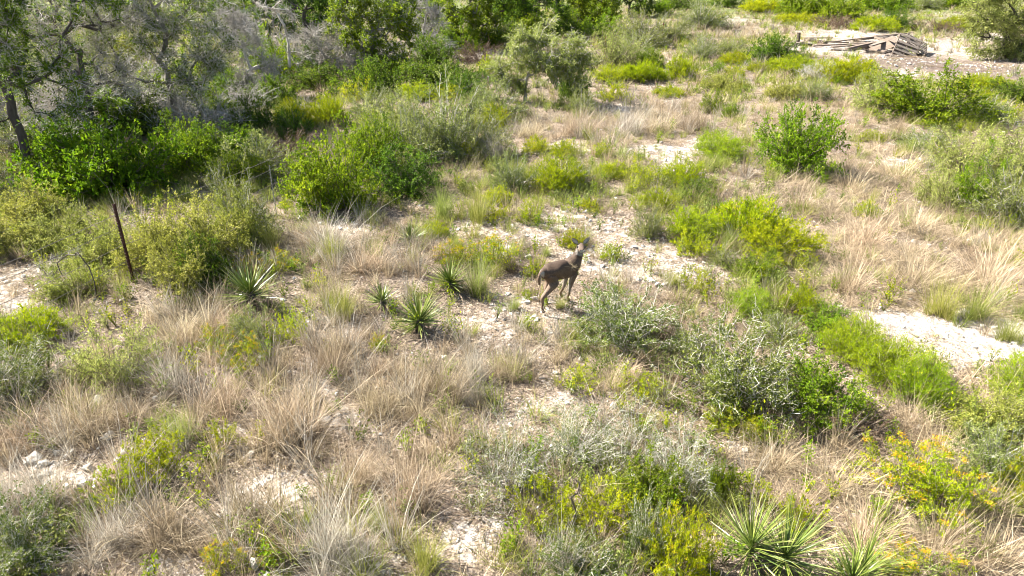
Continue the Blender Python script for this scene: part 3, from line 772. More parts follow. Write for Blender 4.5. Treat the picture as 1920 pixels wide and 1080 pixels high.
# ------------------------------------------------------------------ the shrubs of the photograph, back to front
TABLE = [
 # far brush along the top edge
 ('grey', (1150, 18, 1250, 92), 'grey-green rounded bush at the left end of the narrow bare track', 'brush beyond the fence'),
 ('grey', (1215, 30, 1300, 80), 'grey-green bush behind the far end of the narrow track', 'brush beyond the fence'),
 ('leafy', (1185, -2, 1250, 30), 'bright green upright bush at the top edge above the narrow track', 'brush beyond the fence'),
 ('dark', (1240, -20, 1310, 22), 'dark green bush at the top edge right of the bright upright bush', 'brush beyond the fence'),
 ('grey', (1280, -5, 1350, 55), 'tall grey bush left of the far tan grass strip', 'brush beyond the fence'),
 ('dark', (1330, -25, 1390, 14), 'dark bush at the top edge behind the far tan grass strip', 'brush beyond the fence'),
 ('bloom', (1312, 22, 1352, 50), 'small yellow bloomed bush before the tall grey bush', 'yellow bloomed plants'),
 ('broom', (1395, -6, 1460, 26), 'yellow-green bush at the top edge left of the lumber clearing', 'yellow-green broom bushes'),
 ('leafy', (1465, -10, 1540, 32), 'green bush behind the left end of the bare lumber clearing', 'brush beyond the lumber clearing'),
 ('broom', (1455, 22, 1530, 46), 'low yellow-green bush on the back edge of the lumber clearing', 'yellow-green broom bushes'),
 ('brown', (1525, 22, 1610, 54), 'low brown withered bush on the back edge of the lumber clearing', 'withered brown bushes'),
 ('leafy', (1530, -8, 1610, 36), 'green bush right behind the low brown withered bush', 'brush beyond the lumber clearing'),
 ('broom', (1608, 28, 1672, 60), 'yellow-green bush standing right behind the lumber heap', 'yellow-green broom bushes'),
 ('dark', (1655, 10, 1705, 58), 'dark green bush behind the pallets of the lumber heap', 'brush beyond the lumber clearing'),
 ('brown', (1690, 26, 1742, 58), 'purple-brown bare bush right of the dark bush behind the pallets', 'withered brown bushes'),
 ('brown', (1740, 34, 1800, 62), 'rusty tan bush at the right back of the lumber clearing', 'withered brown bushes'),
 ('broom', (1775, 28, 1830, 56), 'yellow-green bush behind the rusty tan bush', 'yellow-green broom bushes'),
 ('leafy', (1610, -14, 1690, 22), 'green bush at the top edge above the lumber heap', 'brush beyond the lumber clearing'),
 ('grey', (1690, -10, 1760, 18), 'grey-green bush at the top edge right above the pallets', 'brush beyond the lumber clearing'),
 ('leafy', (1750, -16, 1830, 14), 'green bush at the top edge behind the pale far strip', 'brush beyond the lumber clearing'),
 # middle distance, right of the track
 ('dark', (1405, 72, 1490, 115), 'dark green spiky bush at the left front of the lumber clearing', 'shrubs before the lumber clearing'),
 ('broom', (1440, 104, 1535, 142), 'broad yellow-green bush in front of the dark spiky bush', 'yellow-green broom bushes'),
 ('broom', (1535, 104, 1630, 156), 'yellow-green bush reaching toward the brown soil mound', 'yellow-green broom bushes'),
 ('dead', (1505, 112, 1562, 152), 'grey dry bush between two broad yellow-green bushes', 'dry grey brush'),
 ('bloom', (1352, 95, 1402, 122), 'yellow topped bush left of the dark spiky bush', 'yellow bloomed plants'),
 ('bloom', (1350, 120, 1396, 148), 'small yellow bloomed bush below the yellow topped one', 'yellow bloomed plants'),
 ('broom', (1402, 112, 1436, 136), 'small round yellow-green bush beside the broad yellow-green bush', 'yellow-green broom bushes'),
 ('leafy', (1322, 112, 1362, 142), 'small green bush left of the small yellow bloomed bush', 'shrubs before the lumber clearing'),
 ('grey', (1280, 60, 1340, 112), 'grey-green bush beside the far end of the narrow track', 'shrubs before the lumber clearing'),
 ('grey', (1345, 74, 1405, 104), 'pale grey-green bush behind the yellow topped bush', 'shrubs before the lumber clearing'),
 ('pale', (1430, 142, 1500, 190), 'olive bush on open grass below the broad yellow-green bush', 'shrubs before the lumber clearing'),
 ('grey', (1490, 146, 1550, 188), 'grey-olive bush right of the olive bush', 'shrubs before the lumber clearing'),
 ('pale', (1320, 142, 1400, 172), 'low pale bush above the pair of bright bushes', 'shrubs before the lumber clearing'),
 ('leafy', (1313, 172, 1356, 214), 'small bright green bush, taller of a pair', 'bright small bushes in the tan grass'),
 ('leafy', (1350, 190, 1386, 220), 'small bright green bush, shorter of a pair', 'bright small bushes in the tan grass'),
 ('mesquite', (1590, 128, 1685, 212), 'pale feathery bush left of the dark green round shrub', 'shrubs before the lumber clearing'),
 ('leafy', (1662, 128, 1815, 232), 'large dark green round shrub below the brown soil mound', 'green shrubs on the open right side'),
 ('broom', (1802, 137, 1882, 178), 'round yellow-green bush right of the large round shrub', 'yellow-green broom bushes'),
 ('broom', (1822, 168, 1862, 194), 'small yellow-green bush under the round yellow-green bush', 'yellow-green broom bushes'),
 ('dark', (1862, 140, 1940, 196), 'dark grey-green bush at the right edge below the clearing', 'green shrubs on the open right side'),
 ('grey', (1795, 185, 1872, 228), 'grey-green bush right beside the large round shrub', 'green shrubs on the open right side'),
 ('weed', (1872, 190, 1912, 218), 'small green weed bush at the right edge near white stones', 'green shrubs on the open right side'),
 ('leafy', (1424, 192, 1548, 330), 'upright bright green shrub alone in the straw grass', 'green shrubs on the open right side'),
 ('broom', (1615, 238, 1655, 266), 'small yellow-green bush in the straw right of the upright shrub', 'yellow-green broom bushes'),
 ('grey', (1690, 236, 1770, 288), 'low grey-green bush left of the right edge thicket', 'thicket at the right edge'),
 ('mesquite', (1740, 222, 1860, 340), 'pale feathery bush at the back of the right edge thicket', 'thicket at the right edge'),
 ('mesquite', (1835, 226, 1960, 350), 'pale feathery bush touching the right edge of the picture', 'thicket at the right edge'),
 ('leafy', (1780, 285, 1850, 400), 'narrow green bush with upright shoots within the right edge thicket', 'thicket at the right edge'),
 ('mesquite', (1722, 292, 1810, 392), 'feathery bush at the left front of the right edge thicket', 'thicket at the right edge'),
 ('grey', (1830, 305, 1960, 430), 'large grey-green bush at the front of the right edge thicket', 'thicket at the right edge'),
 # centre back
 ('mesquite', (1095, 50, 1195, 128), 'feathery grey-green bush behind the third red fence post', 'bushes along the far fence'),
 ('grey', (1150, 62, 1225, 112), 'grey bush right of the feathery fence bush', 'bushes along the far fence'),
 ('broom', (1110, 116, 1175, 156), 'yellow-green bush in front of the feathery fence bush', 'yellow-green broom bushes'),
 ('broom', (1165, 112, 1238, 156), 'yellow-green bush on the left side of the narrow track', 'yellow-green broom bushes'),
 ('leafy', (1195, 88, 1240, 128), 'green bush where the narrow track bends', 'bushes along the far fence'),
 ('broom', (1250, 95, 1300, 150), 'yellow-green bush on the right side of the narrow track', 'yellow-green broom bushes'),
 ('dark', (1045, 118, 1105, 190), 'dark shaded bush right behind the pale trunked mesquite', 'bushes along the far fence'),
 ('grey', (1062, 168, 1124, 216), 'small dark grey bush at the back edge of the tan grass', 'bushes along the far fence'),
 ('weed', (1125, 150, 1180, 192), 'weedy bush between tan grass and yellow-green bush', 'bushes along the far fence'),
 ('bloom', (1228, 160, 1282, 184), 'small yellow bloomed plant beside the lower end of the track', 'yellow bloomed plants'),
 ('brown', (850, 62, 940, 128), 'tan dry bush in the gap behind the second fence post', 'dry grey brush'),
 ('weed', (895, 105, 940, 142), 'small yellow-green bush in the gap left of the pale trunked mesquite', 'bushes along the far fence'),
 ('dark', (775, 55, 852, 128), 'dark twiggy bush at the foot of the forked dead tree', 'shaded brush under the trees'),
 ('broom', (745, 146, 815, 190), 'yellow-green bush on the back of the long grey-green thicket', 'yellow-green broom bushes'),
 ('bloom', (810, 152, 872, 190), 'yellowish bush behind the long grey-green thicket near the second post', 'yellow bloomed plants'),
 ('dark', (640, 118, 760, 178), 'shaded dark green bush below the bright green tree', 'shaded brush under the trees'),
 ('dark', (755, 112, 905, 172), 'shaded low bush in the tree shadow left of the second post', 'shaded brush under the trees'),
 ('weed', (682, 128, 722, 172), 'small lit bright weed bush in front of tree shadow', 'shaded brush under the trees'),
 ('thorn', (655, 170, 735, 225), 'pale twiggy bush at the left back of the long thicket', 'long grey-green thicket'),
 ('grey', (680, 172, 810, 300), 'grey-green bush at the left of the long thicket', 'long grey-green thicket'),
 ('grey', (770, 165, 905, 305), 'grey-green bush in the middle of the long thicket', 'long grey-green thicket'),
 ('grey', (870, 152, 990, 232), 'grey-green bush at the right end of the long thicket', 'long grey-green thicket'),
 ('grey', (720, 205, 850, 318), 'low grey-green bush on the front left of the long thicket', 'long grey-green thicket'),
 ('grey', (820, 200, 950, 300), 'low grey-green bush on the front right of the long thicket', 'long grey-green thicket'),
 ('pale', (690, 180, 780, 260), 'paler bush on the upper left of the long thicket', 'long grey-green thicket'),
 ('leafy', (555, 240, 700, 400), 'big bright green bush with hanging leaves, left of two', 'big bright bushes beside the thicket'),
 ('leafy', (650, 212, 760, 345), 'big bright green bush, higher one behind the hanging bush', 'big bright bushes beside the thicket'),
 ('dark', (690, 275, 835, 375), 'dark leafy bush below the long grey-green thicket', 'big bright bushes beside the thicket'),
 ('bloom', (888, 186, 958, 248), 'bright yellow flowering plant at the right end of the thicket', 'yellow bloomed plants'),
 ('bloom', (862, 254, 908, 298), 'yellow flowering plant at the foot of the thicket', 'yellow bloomed plants'),
 ('bloom', (978, 248, 1032, 290), 'yellow flowering plant in the open between thicket and tan grass', 'yellow bloomed plants'),
 ('bloom', (1030, 256, 1085, 296), 'yellow-green plant right of the open yellow flowering plant', 'yellow bloomed plants'),
 ('bloom', (1108, 262, 1145, 292), 'small yellow plant on the front edge of the tan grass', 'yellow bloomed plants'),
 ('grey', (912, 286, 1000, 362), 'grey-green bush left of the large yellow-green bush', 'bushes above the deer'),
 ('broom', (995, 284, 1095, 362), 'large yellow-green bush on the open ground above the deer', 'yellow-green broom bushes'),
 ('thorn', (1050, 300, 1110, 352), 'grey thorny bush right behind the large yellow-green bush', 'bushes above the deer'),
 ('broom', (1118, 294, 1176, 336), 'yellow-green bush left of the upper bare stony patch', 'yellow-green broom bushes'),
 ('weed', (1172, 300, 1240, 352), 'light green bush under the upper bare stony patch', 'bushes above the deer'),
 ('broom', (1240, 290, 1320, 352), 'light yellow-green bush right of the upper bare stony patch', 'yellow-green broom bushes'),
 ('feather', (1300, 240, 1392, 300), 'bright grassy yellow-green bush along the tan slope', 'yellow-green broom bushes'),
 ('broom', (1200, 345, 1275, 392), 'yellow-green bush above the flat-topped golden bushes', 'yellow-green broom bushes'),
 ('dark', (1265, 335, 1340, 378), 'dark grey bush above the flat-topped golden bushes', 'bushes above the deer'),
 ('brown', (1100, 326, 1140, 356), 'small dark twiggy bush beside the stony path', 'bushes above the deer'),
 ('broom', (905, 345, 960, 385), 'yellow-green plant left of the stony path', 'yellow-green broom bushes'),
 ('weed', (905, 376, 962, 420), 'yellow-green weed plant beside the stony path, left one', 'weeds by the stony path'),
 ('weed', (968, 376, 1016, 420), 'yellow-green weed plant beside the stony path, right one', 'weeds by the stony path'),
 ('weed', (1082, 372, 1132, 398), 'low green weed on the stony path', 'weeds by the stony path'),
 ('grey', (1180, 380, 1240, 450), 'pale grey-green bush with upright stalks beside the stony path', 'bushes above the deer'),
 ('broom', (1250, 378, 1352, 448), 'golden-green flat-topped bush, left of three', 'flat-topped golden bushes'),
 ('bloom', (1335, 370, 1465, 448), 'golden-green flat-topped bush, middle of three', 'flat-topped golden bushes'),
 ('broom', (1398, 402, 1525, 486), 'golden-green flat-topped bush, nearest of three', 'flat-topped golden bushes'),
 ('weed', (1262, 440, 1340, 482), 'low green bush under the left golden bush', 'bushes right of the deer'),
 ('grey', (1320, 462, 1385, 500), 'low dark grey bush between golden bushes and white track', 'bushes right of the deer'),
 ('leafy', (1380, 470, 1455, 526), 'low green bush under the nearest golden bush', 'bushes right of the deer'),
 ('bloom', (1600, 370, 1645, 410), 'small yellow weed alone in the straw right of the golden bushes', 'yellow bloomed plants'),
 ('bloom', (1050, 424, 1102, 468), 'yellow-green plant directly behind the deer head', 'yellow bloomed plants'),
 ('weed', (1126, 450, 1162, 492), 'small green plant just right of the deer head', 'weeds around the deer'),
 ('weed', (985, 480, 1030, 520), 'small green plant just behind the deer back', 'weeds around the deer'),
 ('weed', (972, 536, 1008, 560), 'small green tuft plant at the deer hind legs', 'weeds around the deer'),
 ('amber', (815, 440, 895, 500), 'amber flowered plant left of the stones behind the deer', 'amber flowered plants'),
 ('amber', (880, 436, 965, 505), 'amber flowered plant beside the stones behind the deer', 'amber flowered plants'),
 ('brown', (930, 470, 990, 516), 'twiggy brown plant at the foot of the amber flowers', 'weeds around the deer'),
 ('broom', (790, 410, 842, 446), 'bright green plant right of the small upper yucca', 'yellow-green broom bushes'),
 ('thorn', (1068, 540, 1275, 672), 'dense grey-green thorny bush right of the deer', 'thorny grey bushes'),
 ('brown', (1205, 575, 1275, 668), 'dark brown dry plant on the right flank of the deer thornbush', 'withered brown bushes'),
 ('thorn', (1255, 605, 1510, 790), 'largest pale grey thorny bush right of centre', 'thorny grey bushes'),
 ('thorn', (1230, 596, 1345, 690), 'smaller grey thorny bush between two bigger thornbushes', 'thorny grey bushes'),
 ('weed', (1275, 500, 1330, 548), 'light green plant on the white track', 'bushes right of the deer'),
 ('feather', (1362, 534, 1448, 600), 'pale yellow-green bush right of the white track', 'yellow-green broom bushes'),
 ('broom', (1462, 528, 1535, 596), 'yellow-green bush at the left foot of the straw mat', 'yellow-green broom bushes'),
 ('leafy', (1500, 570, 1590, 625), 'low dark green bush left of the caliche patch', 'bushes right of the deer'),
 ('grey', (1410, 590, 1500, 650), 'grey-green bush behind the largest thornbush', 'bushes right of the deer'),
 ('feather', (1540, 588, 1650, 690), 'bright green feathery bush with yellow dots, upper of three', 'feathery dotted bushes'),
 ('feather', (1600, 630, 1735, 735), 'bright green feathery bush with yellow dots, middle of three', 'feathery dotted bushes'),
 ('feather', (1670, 668, 1768, 765), 'bright green feathery bush with yellow dots, lowest of three', 'feathery dotted bushes'),
 ('leafy', (1470, 690, 1605, 802), 'saturated green bush at the right foot of the largest thornbush', 'bushes right of the deer'),
 ('brown', (1535, 742, 1665, 832), 'rusty brown withered bush right of the saturated green bush', 'withered brown bushes'),
 ('bloom', (1318, 756, 1400, 812), 'yellow bloomed plant under the left of the largest thornbush', 'yellow bloomed plants'),
 ('bloom', (1388, 778, 1446, 834), 'smaller yellow bloomed plant under the largest thornbush', 'yellow bloomed plants'),
 ('pale', (1780, 720, 1900, 830), 'grassy green bush with dry stalks near the right edge', 'bushes at the right edge'),
 ('feather', (1860, 660, 1960, 760), 'pale yellow-green bush at the right edge below the caliche', 'bushes at the right edge'),
 ('grey', (1790, 800, 1900, 905), 'wispy grey-green bush behind the large amber bush', 'bushes at the right edge'),
 ('amber', (1610, 825, 1790, 960), 'large bush with amber flowers in the straw at lower right', 'amber flowered plants'),
 ('weed', (1690, 870, 1820, 990), 'bright yellow-green bush at the foot of the large amber bush', 'bushes at the right edge'),
 ('bloom', (1880, 840, 1985, 960), 'green bush with yellow dots at the right edge, lower right', 'yellow bloomed plants'),
 ('amber', (1640, 1030, 1770, 1120), 'amber flowered bush cut by the bottom edge', 'amber flowered plants'),
 # left and front
 ('thorn', (-60, 300, 60, 400), 'dull twiggy bush at the left edge below the dark trunk', 'shaded brush under the trees'),
 ('leafy', (95, 240, 320, 375), 'large green bush in the shade below the left trees', 'shaded brush under the trees'),
 ('leafy', (310, 225, 400, 330), 'green bush at the foot of the pale trunk', 'shaded brush under the trees'),
 ('leafy', (345, 228, 480, 318), 'green bush right of the pale trunk', 'shaded brush under the trees'),
 ('broom', (525, 172, 592, 242), 'lit yellow-green bush below the dead grey brush, left one', 'yellow-green broom bushes'),
 ('broom', (590, 168, 650, 236), 'lit yellow-green bush below the dead grey brush, right one', 'yellow-green broom bushes'),
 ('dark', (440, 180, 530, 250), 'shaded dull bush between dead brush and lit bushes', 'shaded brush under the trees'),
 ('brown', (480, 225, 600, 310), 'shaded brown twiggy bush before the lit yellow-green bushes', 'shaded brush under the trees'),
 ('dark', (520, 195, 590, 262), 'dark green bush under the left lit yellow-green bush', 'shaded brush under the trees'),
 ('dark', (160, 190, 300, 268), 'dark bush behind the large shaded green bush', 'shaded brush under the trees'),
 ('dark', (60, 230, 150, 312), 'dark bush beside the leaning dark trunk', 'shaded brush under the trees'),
 ('pale', (20, 330, 120, 430), 'pale yellow-green bush at the left below the shaded bush', 'pale bushes along the fence'),
 ('pale', (-50, 380, 80, 480), 'pale yellow-green bush touching the left edge', 'pale bushes along the fence'),
 ('pale', (60, 385, 180, 470), 'pale yellow-green bush left of the rusty fence post', 'pale bushes along the fence'),
 ('pale', (330, 362, 480, 505), 'tall pale yellow-green bush right of the rusty fence post', 'pale bushes along the fence'),
 ('pale', (290, 430, 420, 556), 'dense pale bush right in front of the rusty fence post', 'pale bushes along the fence'),
 ('pale', (236, 385, 350, 512), 'pale rounded bush directly behind the rusty fence post top', 'pale bushes along the fence'),
 ('pale', (400, 348, 500, 470), 'pale rounded bush left of the silver stay post', 'pale bushes along the fence'),
 ('thorn', (415, 330, 520, 455), 'greyish bush at the right end of the fence bushes', 'pale bushes along the fence'),
 ('pale', (140, 410, 250, 505), 'low pale bush left behind the rusty fence post', 'pale bushes along the fence'),
 ('pale', (95, 485, 200, 562), 'low pale bush left in front of the rusty fence post', 'pale bushes along the fence'),
 ('dark', (340, 440, 440, 545), 'shaded green bush left of the tall left yucca', 'pale bushes along the fence'),
 ('broom', (-10, 565, 110, 655), 'bright yellow-green bush at the left edge below the wire', 'yellow-green broom bushes'),
 ('thorn', (-60, 640, 110, 770), 'grey-green thorny bush at the left edge', 'thorny grey bushes'),
 ('mesquite', (165, 590, 300, 735), 'soft green bush in the tan grass below the fence', 'bushes in the tan grass'),
 ('amber', (440, 470, 500, 520), 'amber bloomed plant behind the tall left yucca', 'amber flowered plants'),
 ('amber', (500, 468, 565, 515), 'amber bloomed plant right of the tall left yucca', 'amber flowered plants'),
 ('weed', (520, 580, 582, 645), 'bright yellow-green weed below the tall left yucca', 'bushes in the tan grass'),
 ('grey', (440, 575, 525, 650), 'low grey bush under the tall left yucca', 'bushes in the tan grass'),
 ('amber', (382, 598, 445, 665), 'amber flowered plant in the tan grass, upper of two', 'amber flowered plants'),
 ('amber', (424, 632, 505, 705), 'amber flowered plant in the tan grass, lower of two', 'amber flowered plants'),
 ('amber', (692, 618, 732, 660), 'small amber flowered plant left below the nearest yucca of three', 'amber flowered plants'),
 ('weed', (240, 798, 352, 905), 'yellow-green weed beside the lower left stones', 'bushes in the tan grass'),
 ('weed', (190, 875, 265, 950), 'yellow-green weed left below the lower left stones', 'bushes in the tan grass'),
 ('weed', (390, 785, 452, 850), 'small yellow-green weed on white rubble at lower left', 'bushes in the tan grass'),
 ('thorn', (-40, 950, 130, 1100), 'bright green bush in the bottom left corner', 'bushes in the tan grass'),
 ('amber', (392, 1012, 462, 1085), 'amber flowered plant near the bottom edge, left one', 'amber flowered plants'),
 ('amber', (486, 1010, 530, 1060), 'amber flowered sprig near the bottom edge, right one', 'amber flowered plants'),
 ('silver', (868, 755, 1030, 940), 'sprawling silver thorn bush over stones, left of four', 'silver thorn bushes'),
 ('silver', (990, 740, 1140, 880), 'sprawling silver thorn bush over stones, second of four', 'silver thorn bushes'),
 ('silver', (1090, 740, 1260, 890), 'sprawling silver thorn bush over stones, third of four', 'silver thorn bushes'),
 ('silver', (1200, 800, 1345, 935), 'sprawling silver thorn bush over stones, right of four', 'silver thorn bushes'),
 ('weed', (960, 905, 1090, 1005), 'bright low green bush under the silver thorn, left one', 'low bright bushes at the bottom'),
 ('weed', (1070, 900, 1200, 1010), 'bright low green bush under the silver thorn, middle one', 'low bright bushes at the bottom'),
 ('leafy', (1150, 860, 1270, 960), 'bright green leafy bush under the silver thorn, right one', 'low bright bushes at the bottom'),
 ('thorn', (1165, 925, 1250, 1060), 'spiny pale green bush left of the flowering bush at the bottom', 'thorny grey bushes'),
 ('bloom', (1200, 945, 1330, 1100), 'dense green bush with yellow flowers at the bottom edge', 'yellow bloomed plants'),
 ('thorn', (1020, 1030, 1180, 1120), 'whitish thorny bush cut by the bottom edge', 'thorny grey bushes'),
 ('leafy', (1322, 862, 1372, 935), 'small broad-leaved bright green plant right of the silver thorn', 'low bright bushes at the bottom'),
 ('weed', (1370, 895, 1440, 960), 'small green weed above the big bottom yucca', 'low bright bushes at the bottom'),
 ('weed', (1455, 920, 1510, 1000), 'thin green weed behind the big bottom yucca', 'low bright bushes at the bottom'),
 ('weed', (1050, 690, 1130, 735), 'low yellow-green weed below the deer thornbush', 'weeds around the deer'),
 ('weed', (1170, 690, 1250, 745), 'low yellow-green weed left of the largest thornbush', 'weeds around the deer'),
]
for row in TABLE:
    kind = row[0]
    nm = {'broom': 'broom_bush', 'bloom': 'flowering_plant', 'feather': 'broom_bush', 'amber': 'flowering_plant', 'thorn': 'thorn_bush', 'silver': 'thorn_bush', 'dead': 'dead_bush', 'brown': 'withered_bush', 'weed': 'weed_plant'}.get(kind, 'shrub')
    shrub(kind, row[1], row[2], row[3], {'shrub': 'shrub', 'flowering_plant': 'flowering plant', 'broom_bush': 'bush', 'thorn_bush': 'thorn bush', 'dead_bush': 'dead bush', 'withered_bush': 'bush', 'weed_plant': 'weed'}[nm], nm)
print('shrubs', len(TABLE), 'proto tris', sum(len(me.loops) - 2 * len(me.polygons) for p in PROTO.values() for _, me in p))

# ------------------------------------------------------------------ trees
def tree(name, base, trunk_px, blobs, label, group, cat='tree', n_att=90, leafm='leaf_dark', wood='bark_dark', twigm=None, leaf=(.05, .022), per=60, twigs=9, twl=.45, r0=.13, droop=0., twr=.0075, seed=1, dens=1., dvar=.2):
    """a trunk, limbs grown to points inside the crown, twigs and leaves round those points.
    blobs: (px, py, half width, half height, depth offset) of clumps of the crown as seen in the photograph"""
    rng = np.random.default_rng(seed)
    b = G(*base); y0 = b[1]
    skel = [b - np.array([0, 0, .1])]
    parent = [-1]
    for px, py, off in trunk_px:
        prev = skel[-1]; tgt = P(px, py, y0 + off)
        for k in range(1, 4):
            skel.append(prev + (tgt - prev) * k / 3 + rng.normal(0, .025, 3)); parent.append(len(skel) - 2)
    start = 3 if len(skel) > 4 else 1
    att = []; w = np.array([bl[2] * bl[3] for bl in blobs], float); w /= w.sum()
    for bl, ww in zip(blobs, w):
        c = P(bl[0], bl[1], y0 + bl[4]); s = (c[1] / math.cos(0.2)) / FPX
        m = max(3, int(n_att * ww))
        v = unit(rng.normal(0, 1, (m, 3))) * rng.uniform(.35, 1, (m, 1)) ** .6
        att.append(c + v * np.array([bl[2] * s, (bl[2] + bl[3]) * .5 * s, bl[3] * s]))
    att = np.concatenate(att)
    gz = height(att[:, 0], att[:, 1]); att[:, 2] = np.maximum(att[:, 2], gz + .3)
    order = np.argsort(np.linalg.norm(att - skel[-1], axis=1))
    tips = []
    for a in order:
        S = np.array(skel); q = att[a]
        dd = np.linalg.norm(S - q, axis=1) + .35 * np.maximum(S[:, 2] - q[2], 0)
        dd[:start] = 1e9
        i = int(np.argmin(dd)); p = S[i]; L = np.linalg.norm(q - p)
        nseg = max(2, int(L / .28)); ix = i
        sag = rng.normal(0, .06 * L, 3)
        for k in range(1, nseg + 1):
            t = k / nseg
            skel.append(p + (q - p) * t + sag * math.sin(t * math.pi) + (rng.normal(0, .025, 3) if k < nseg else 0)); parent.append(ix); ix = len(skel) - 1
        tips.append(ix)
    S = np.array(skel); par = np.array(parent); load = np.zeros(len(S))
    for t in tips: load[t] += 1
    for i in range(len(S) - 1, 0, -1):
        load[par[i]] += load[i]
    rad = np.maximum(min(.008, r0 * .4), r0 * np.sqrt(load / load.max()))
    wood_g = Geo(); k = 6
    ch = np.arange(1, len(S))
    def ringed(ii, kk):
        A = S[par[ii]]; B = S[ii]
        d = unit(B - A); ref = np.where(np.abs(d[:, 2:3]) > .9, np.array([1., 0, 0]), np.array([0, 0, 1.]))
        s = unit(np.cross(d, ref)); t = np.cross(d, s)
        ra = np.minimum(rad[par[ii]], rad[ii] * 1.5)[:, None]; rb = rad[ii][:, None]
        A = A - d * ra * .3
        an = np.arange(kk) * 2 * math.pi / kk
        V = np.concatenate([np.stack([A + ra * (math.cos(x) * s + math.sin(x) * t) for x in an], 1), np.stack([B + rb * (math.cos(x) * s + math.sin(x) * t) for x in an], 1)], 1)
        n = len(ii); o = np.arange(n)[:, None] * 2 * kk
        F = np.concatenate([o + np.array([j, (j + 1) % kk, kk + (j + 1) % kk, kk + j]) for j in range(kk)])
        wood_g.add(V.reshape(-1, 3), None, F, np.repeat(np.clip(rng.normal(.5, .1, n), 0, 1), 2 * kk))
    big = rad[ch] > .03
    ringed(ch[big], 7); ringed(ch[~big], 4)
    # twigs round tips and upper limbs
    small = np.where(rad < .035)[0]
    src = np.concatenate([np.repeat(tips, twigs), rng.choice(small, len(tips) * twigs // 2)])
    n = len(src); p0 = S[src]; tan = unit(S[src] - S[par[src]])
    dr = unit(tan * .5 + unit(rng.normal(0, 1, (n, 3))) + np.array([0, 0, .15 - droop]))
    p1 = p0 + dr * (twl * rng.uniform(.4, 1.15, n))[:, None]
    tw_g = Geo(); tubes(tw_g, np.stack([p0, (p0 + p1) / 2 + rng.normal(0, .03, (n, 3)), p1], 1), np.array([1, .7, .3])[None] * twr * np.ones((n, 1)), np.clip(rng.normal(.5, .2, n), 0, 1))
    m = n * 2; jj = rng.integers(0, n, m); s = rng.uniform(.2, .95, m)[:, None]
    q0 = p0[jj] * (1 - s) + p1[jj] * s; q1 = q0 + unit(rng.normal(0, 1, (m, 3)) + .6 * dr[jj]) * (twl * .5 * rng.uniform(.4, 1.2, m))[:, None]
    cones(tw_g, q0, q1, twr * .6, np.clip(rng.normal(.55, .2, m), 0, 1))
    o = empty(name, tuple(b)); tag(o, label, cat, group)
    def rel(g):
        g.V = [v - b for v in g.V]; return g
    link('trunk', rel(wood_g).mesh('trunk', M[wood], smooth=True), o)
    link('twigs', rel(tw_g).mesh('twigs', M[twigm or wood]), o)
    nl = int(len(tips) * per * dens)
    if nl:
        tipload = np.exp(rng.normal(0, dvar * 2, n)); pr = tipload / tipload.sum()
        jj = rng.choice(n, nl, p=pr); s = rng.uniform(.1, 1.05, nl)[:, None]
        q = p0[jj] * (1 - s) + p1[jj] * s + rng.normal(0, .03, (nl, 3))
        ax = unit(rng.normal(0, 1, (nl, 3)) + .5 * dr[jj] + np.array([0, 0, -droop * 1.3]))
        cl = rng.normal(0, .13, n)[jj]
        g = Geo(); leaves(g, q, ax, rng.normal(0, .7, (nl, 3)) + np.array([0, 0, .9]), leaf[0] * rng.uniform(.6, 1.3, nl), leaf[1] * rng.uniform(.7, 1.3, nl), np.clip(.48 + cl + rng.normal(0, .18, nl), 0, 1))
        link('crown', rel(g).mesh('crown', M[leafm]), o)
    return o

tree('oak_tree', (62, 322), [(25, 215, 0), (0, 130, .1), (-10, 60, .2)],
     [(60, 30, 70, 40, .3), (40, 135, 60, 30, -.4), (125, 130, 45, 32, -.3), (110, 205, 55, 25, -.4), (-60, 60, 90, 90, 0), (170, 25, 60, 30, .4), (160, 185, 40, 22, .2), (-70, 200, 70, 60, 0), (20, -60, 120, 60, .3)],
     'dark leaning tree with feathery leaf clumps at the left edge', 'trees of the left grove', n_att=110, leafm='leaf_mid', wood='bark_dark', twigm='twig_grey', leaf=(.08, .028), per=240, twigs=12, twl=.45, r0=.10, seed=5, dvar=.5)
tree('oak_tree', (332, 232), [(322, 180, 0), (312, 140, 0), (290, 100, .1)],
     [(250, 60, 110, 60, .2), (350, 80, 80, 60, -.2), (390, 130, 45, 40, -.3), (300, 10, 120, 40, .5), (210, 110, 60, 40, .4), (330, 150, 60, 25, -.3), (280, -60, 140, 60, .6)],
     'spreading twiggy tree with a pale speckled trunk', 'trees of the left grove', n_att=170, leafm='leaf_mid', wood='bark_grey', twigm='twig_grey', leaf=(.058, .032), per=135, twigs=15, twl=.45, r0=.095, seed=6, dvar=.25)
tree('oak_tree', (170, 262), [(165, 200, 0), (150, 120, .3)],
     [(120, 40, 90, 60, .8), (180, 130, 60, 50, .6), (200, -20, 120, 60, .8), (90, 90, 60, 60, .5), (180, 170, 80, 40, .3)],
     'grey half-bare tree standing between the two dark trunks', 'trees of the left grove', n_att=130, leafm='leaf_greygreen', wood='bark_dark', twigm='twig_grey', leaf=(.055, .028), per=40, twigs=14, twl=.45, r0=.10, seed=16)
tree('dead_tree', (488, 182), [(470, 130, 0), (455, 90, 0)],
     [(455, 60, 40, 40, 0), (470, 120, 50, 40, -.2), (490, 150, 40, 25, -.2), (430, 40, 40, 30, .2), (450, 165, 30, 15, -.3)],
     'dead silver-grey bush tree with tangled bare branches', 'dead trees of the left grove', cat='dead tree', n_att=90, wood='twig_grey', per=0, twigs=16, twl=.5, r0=.07, seed=7)
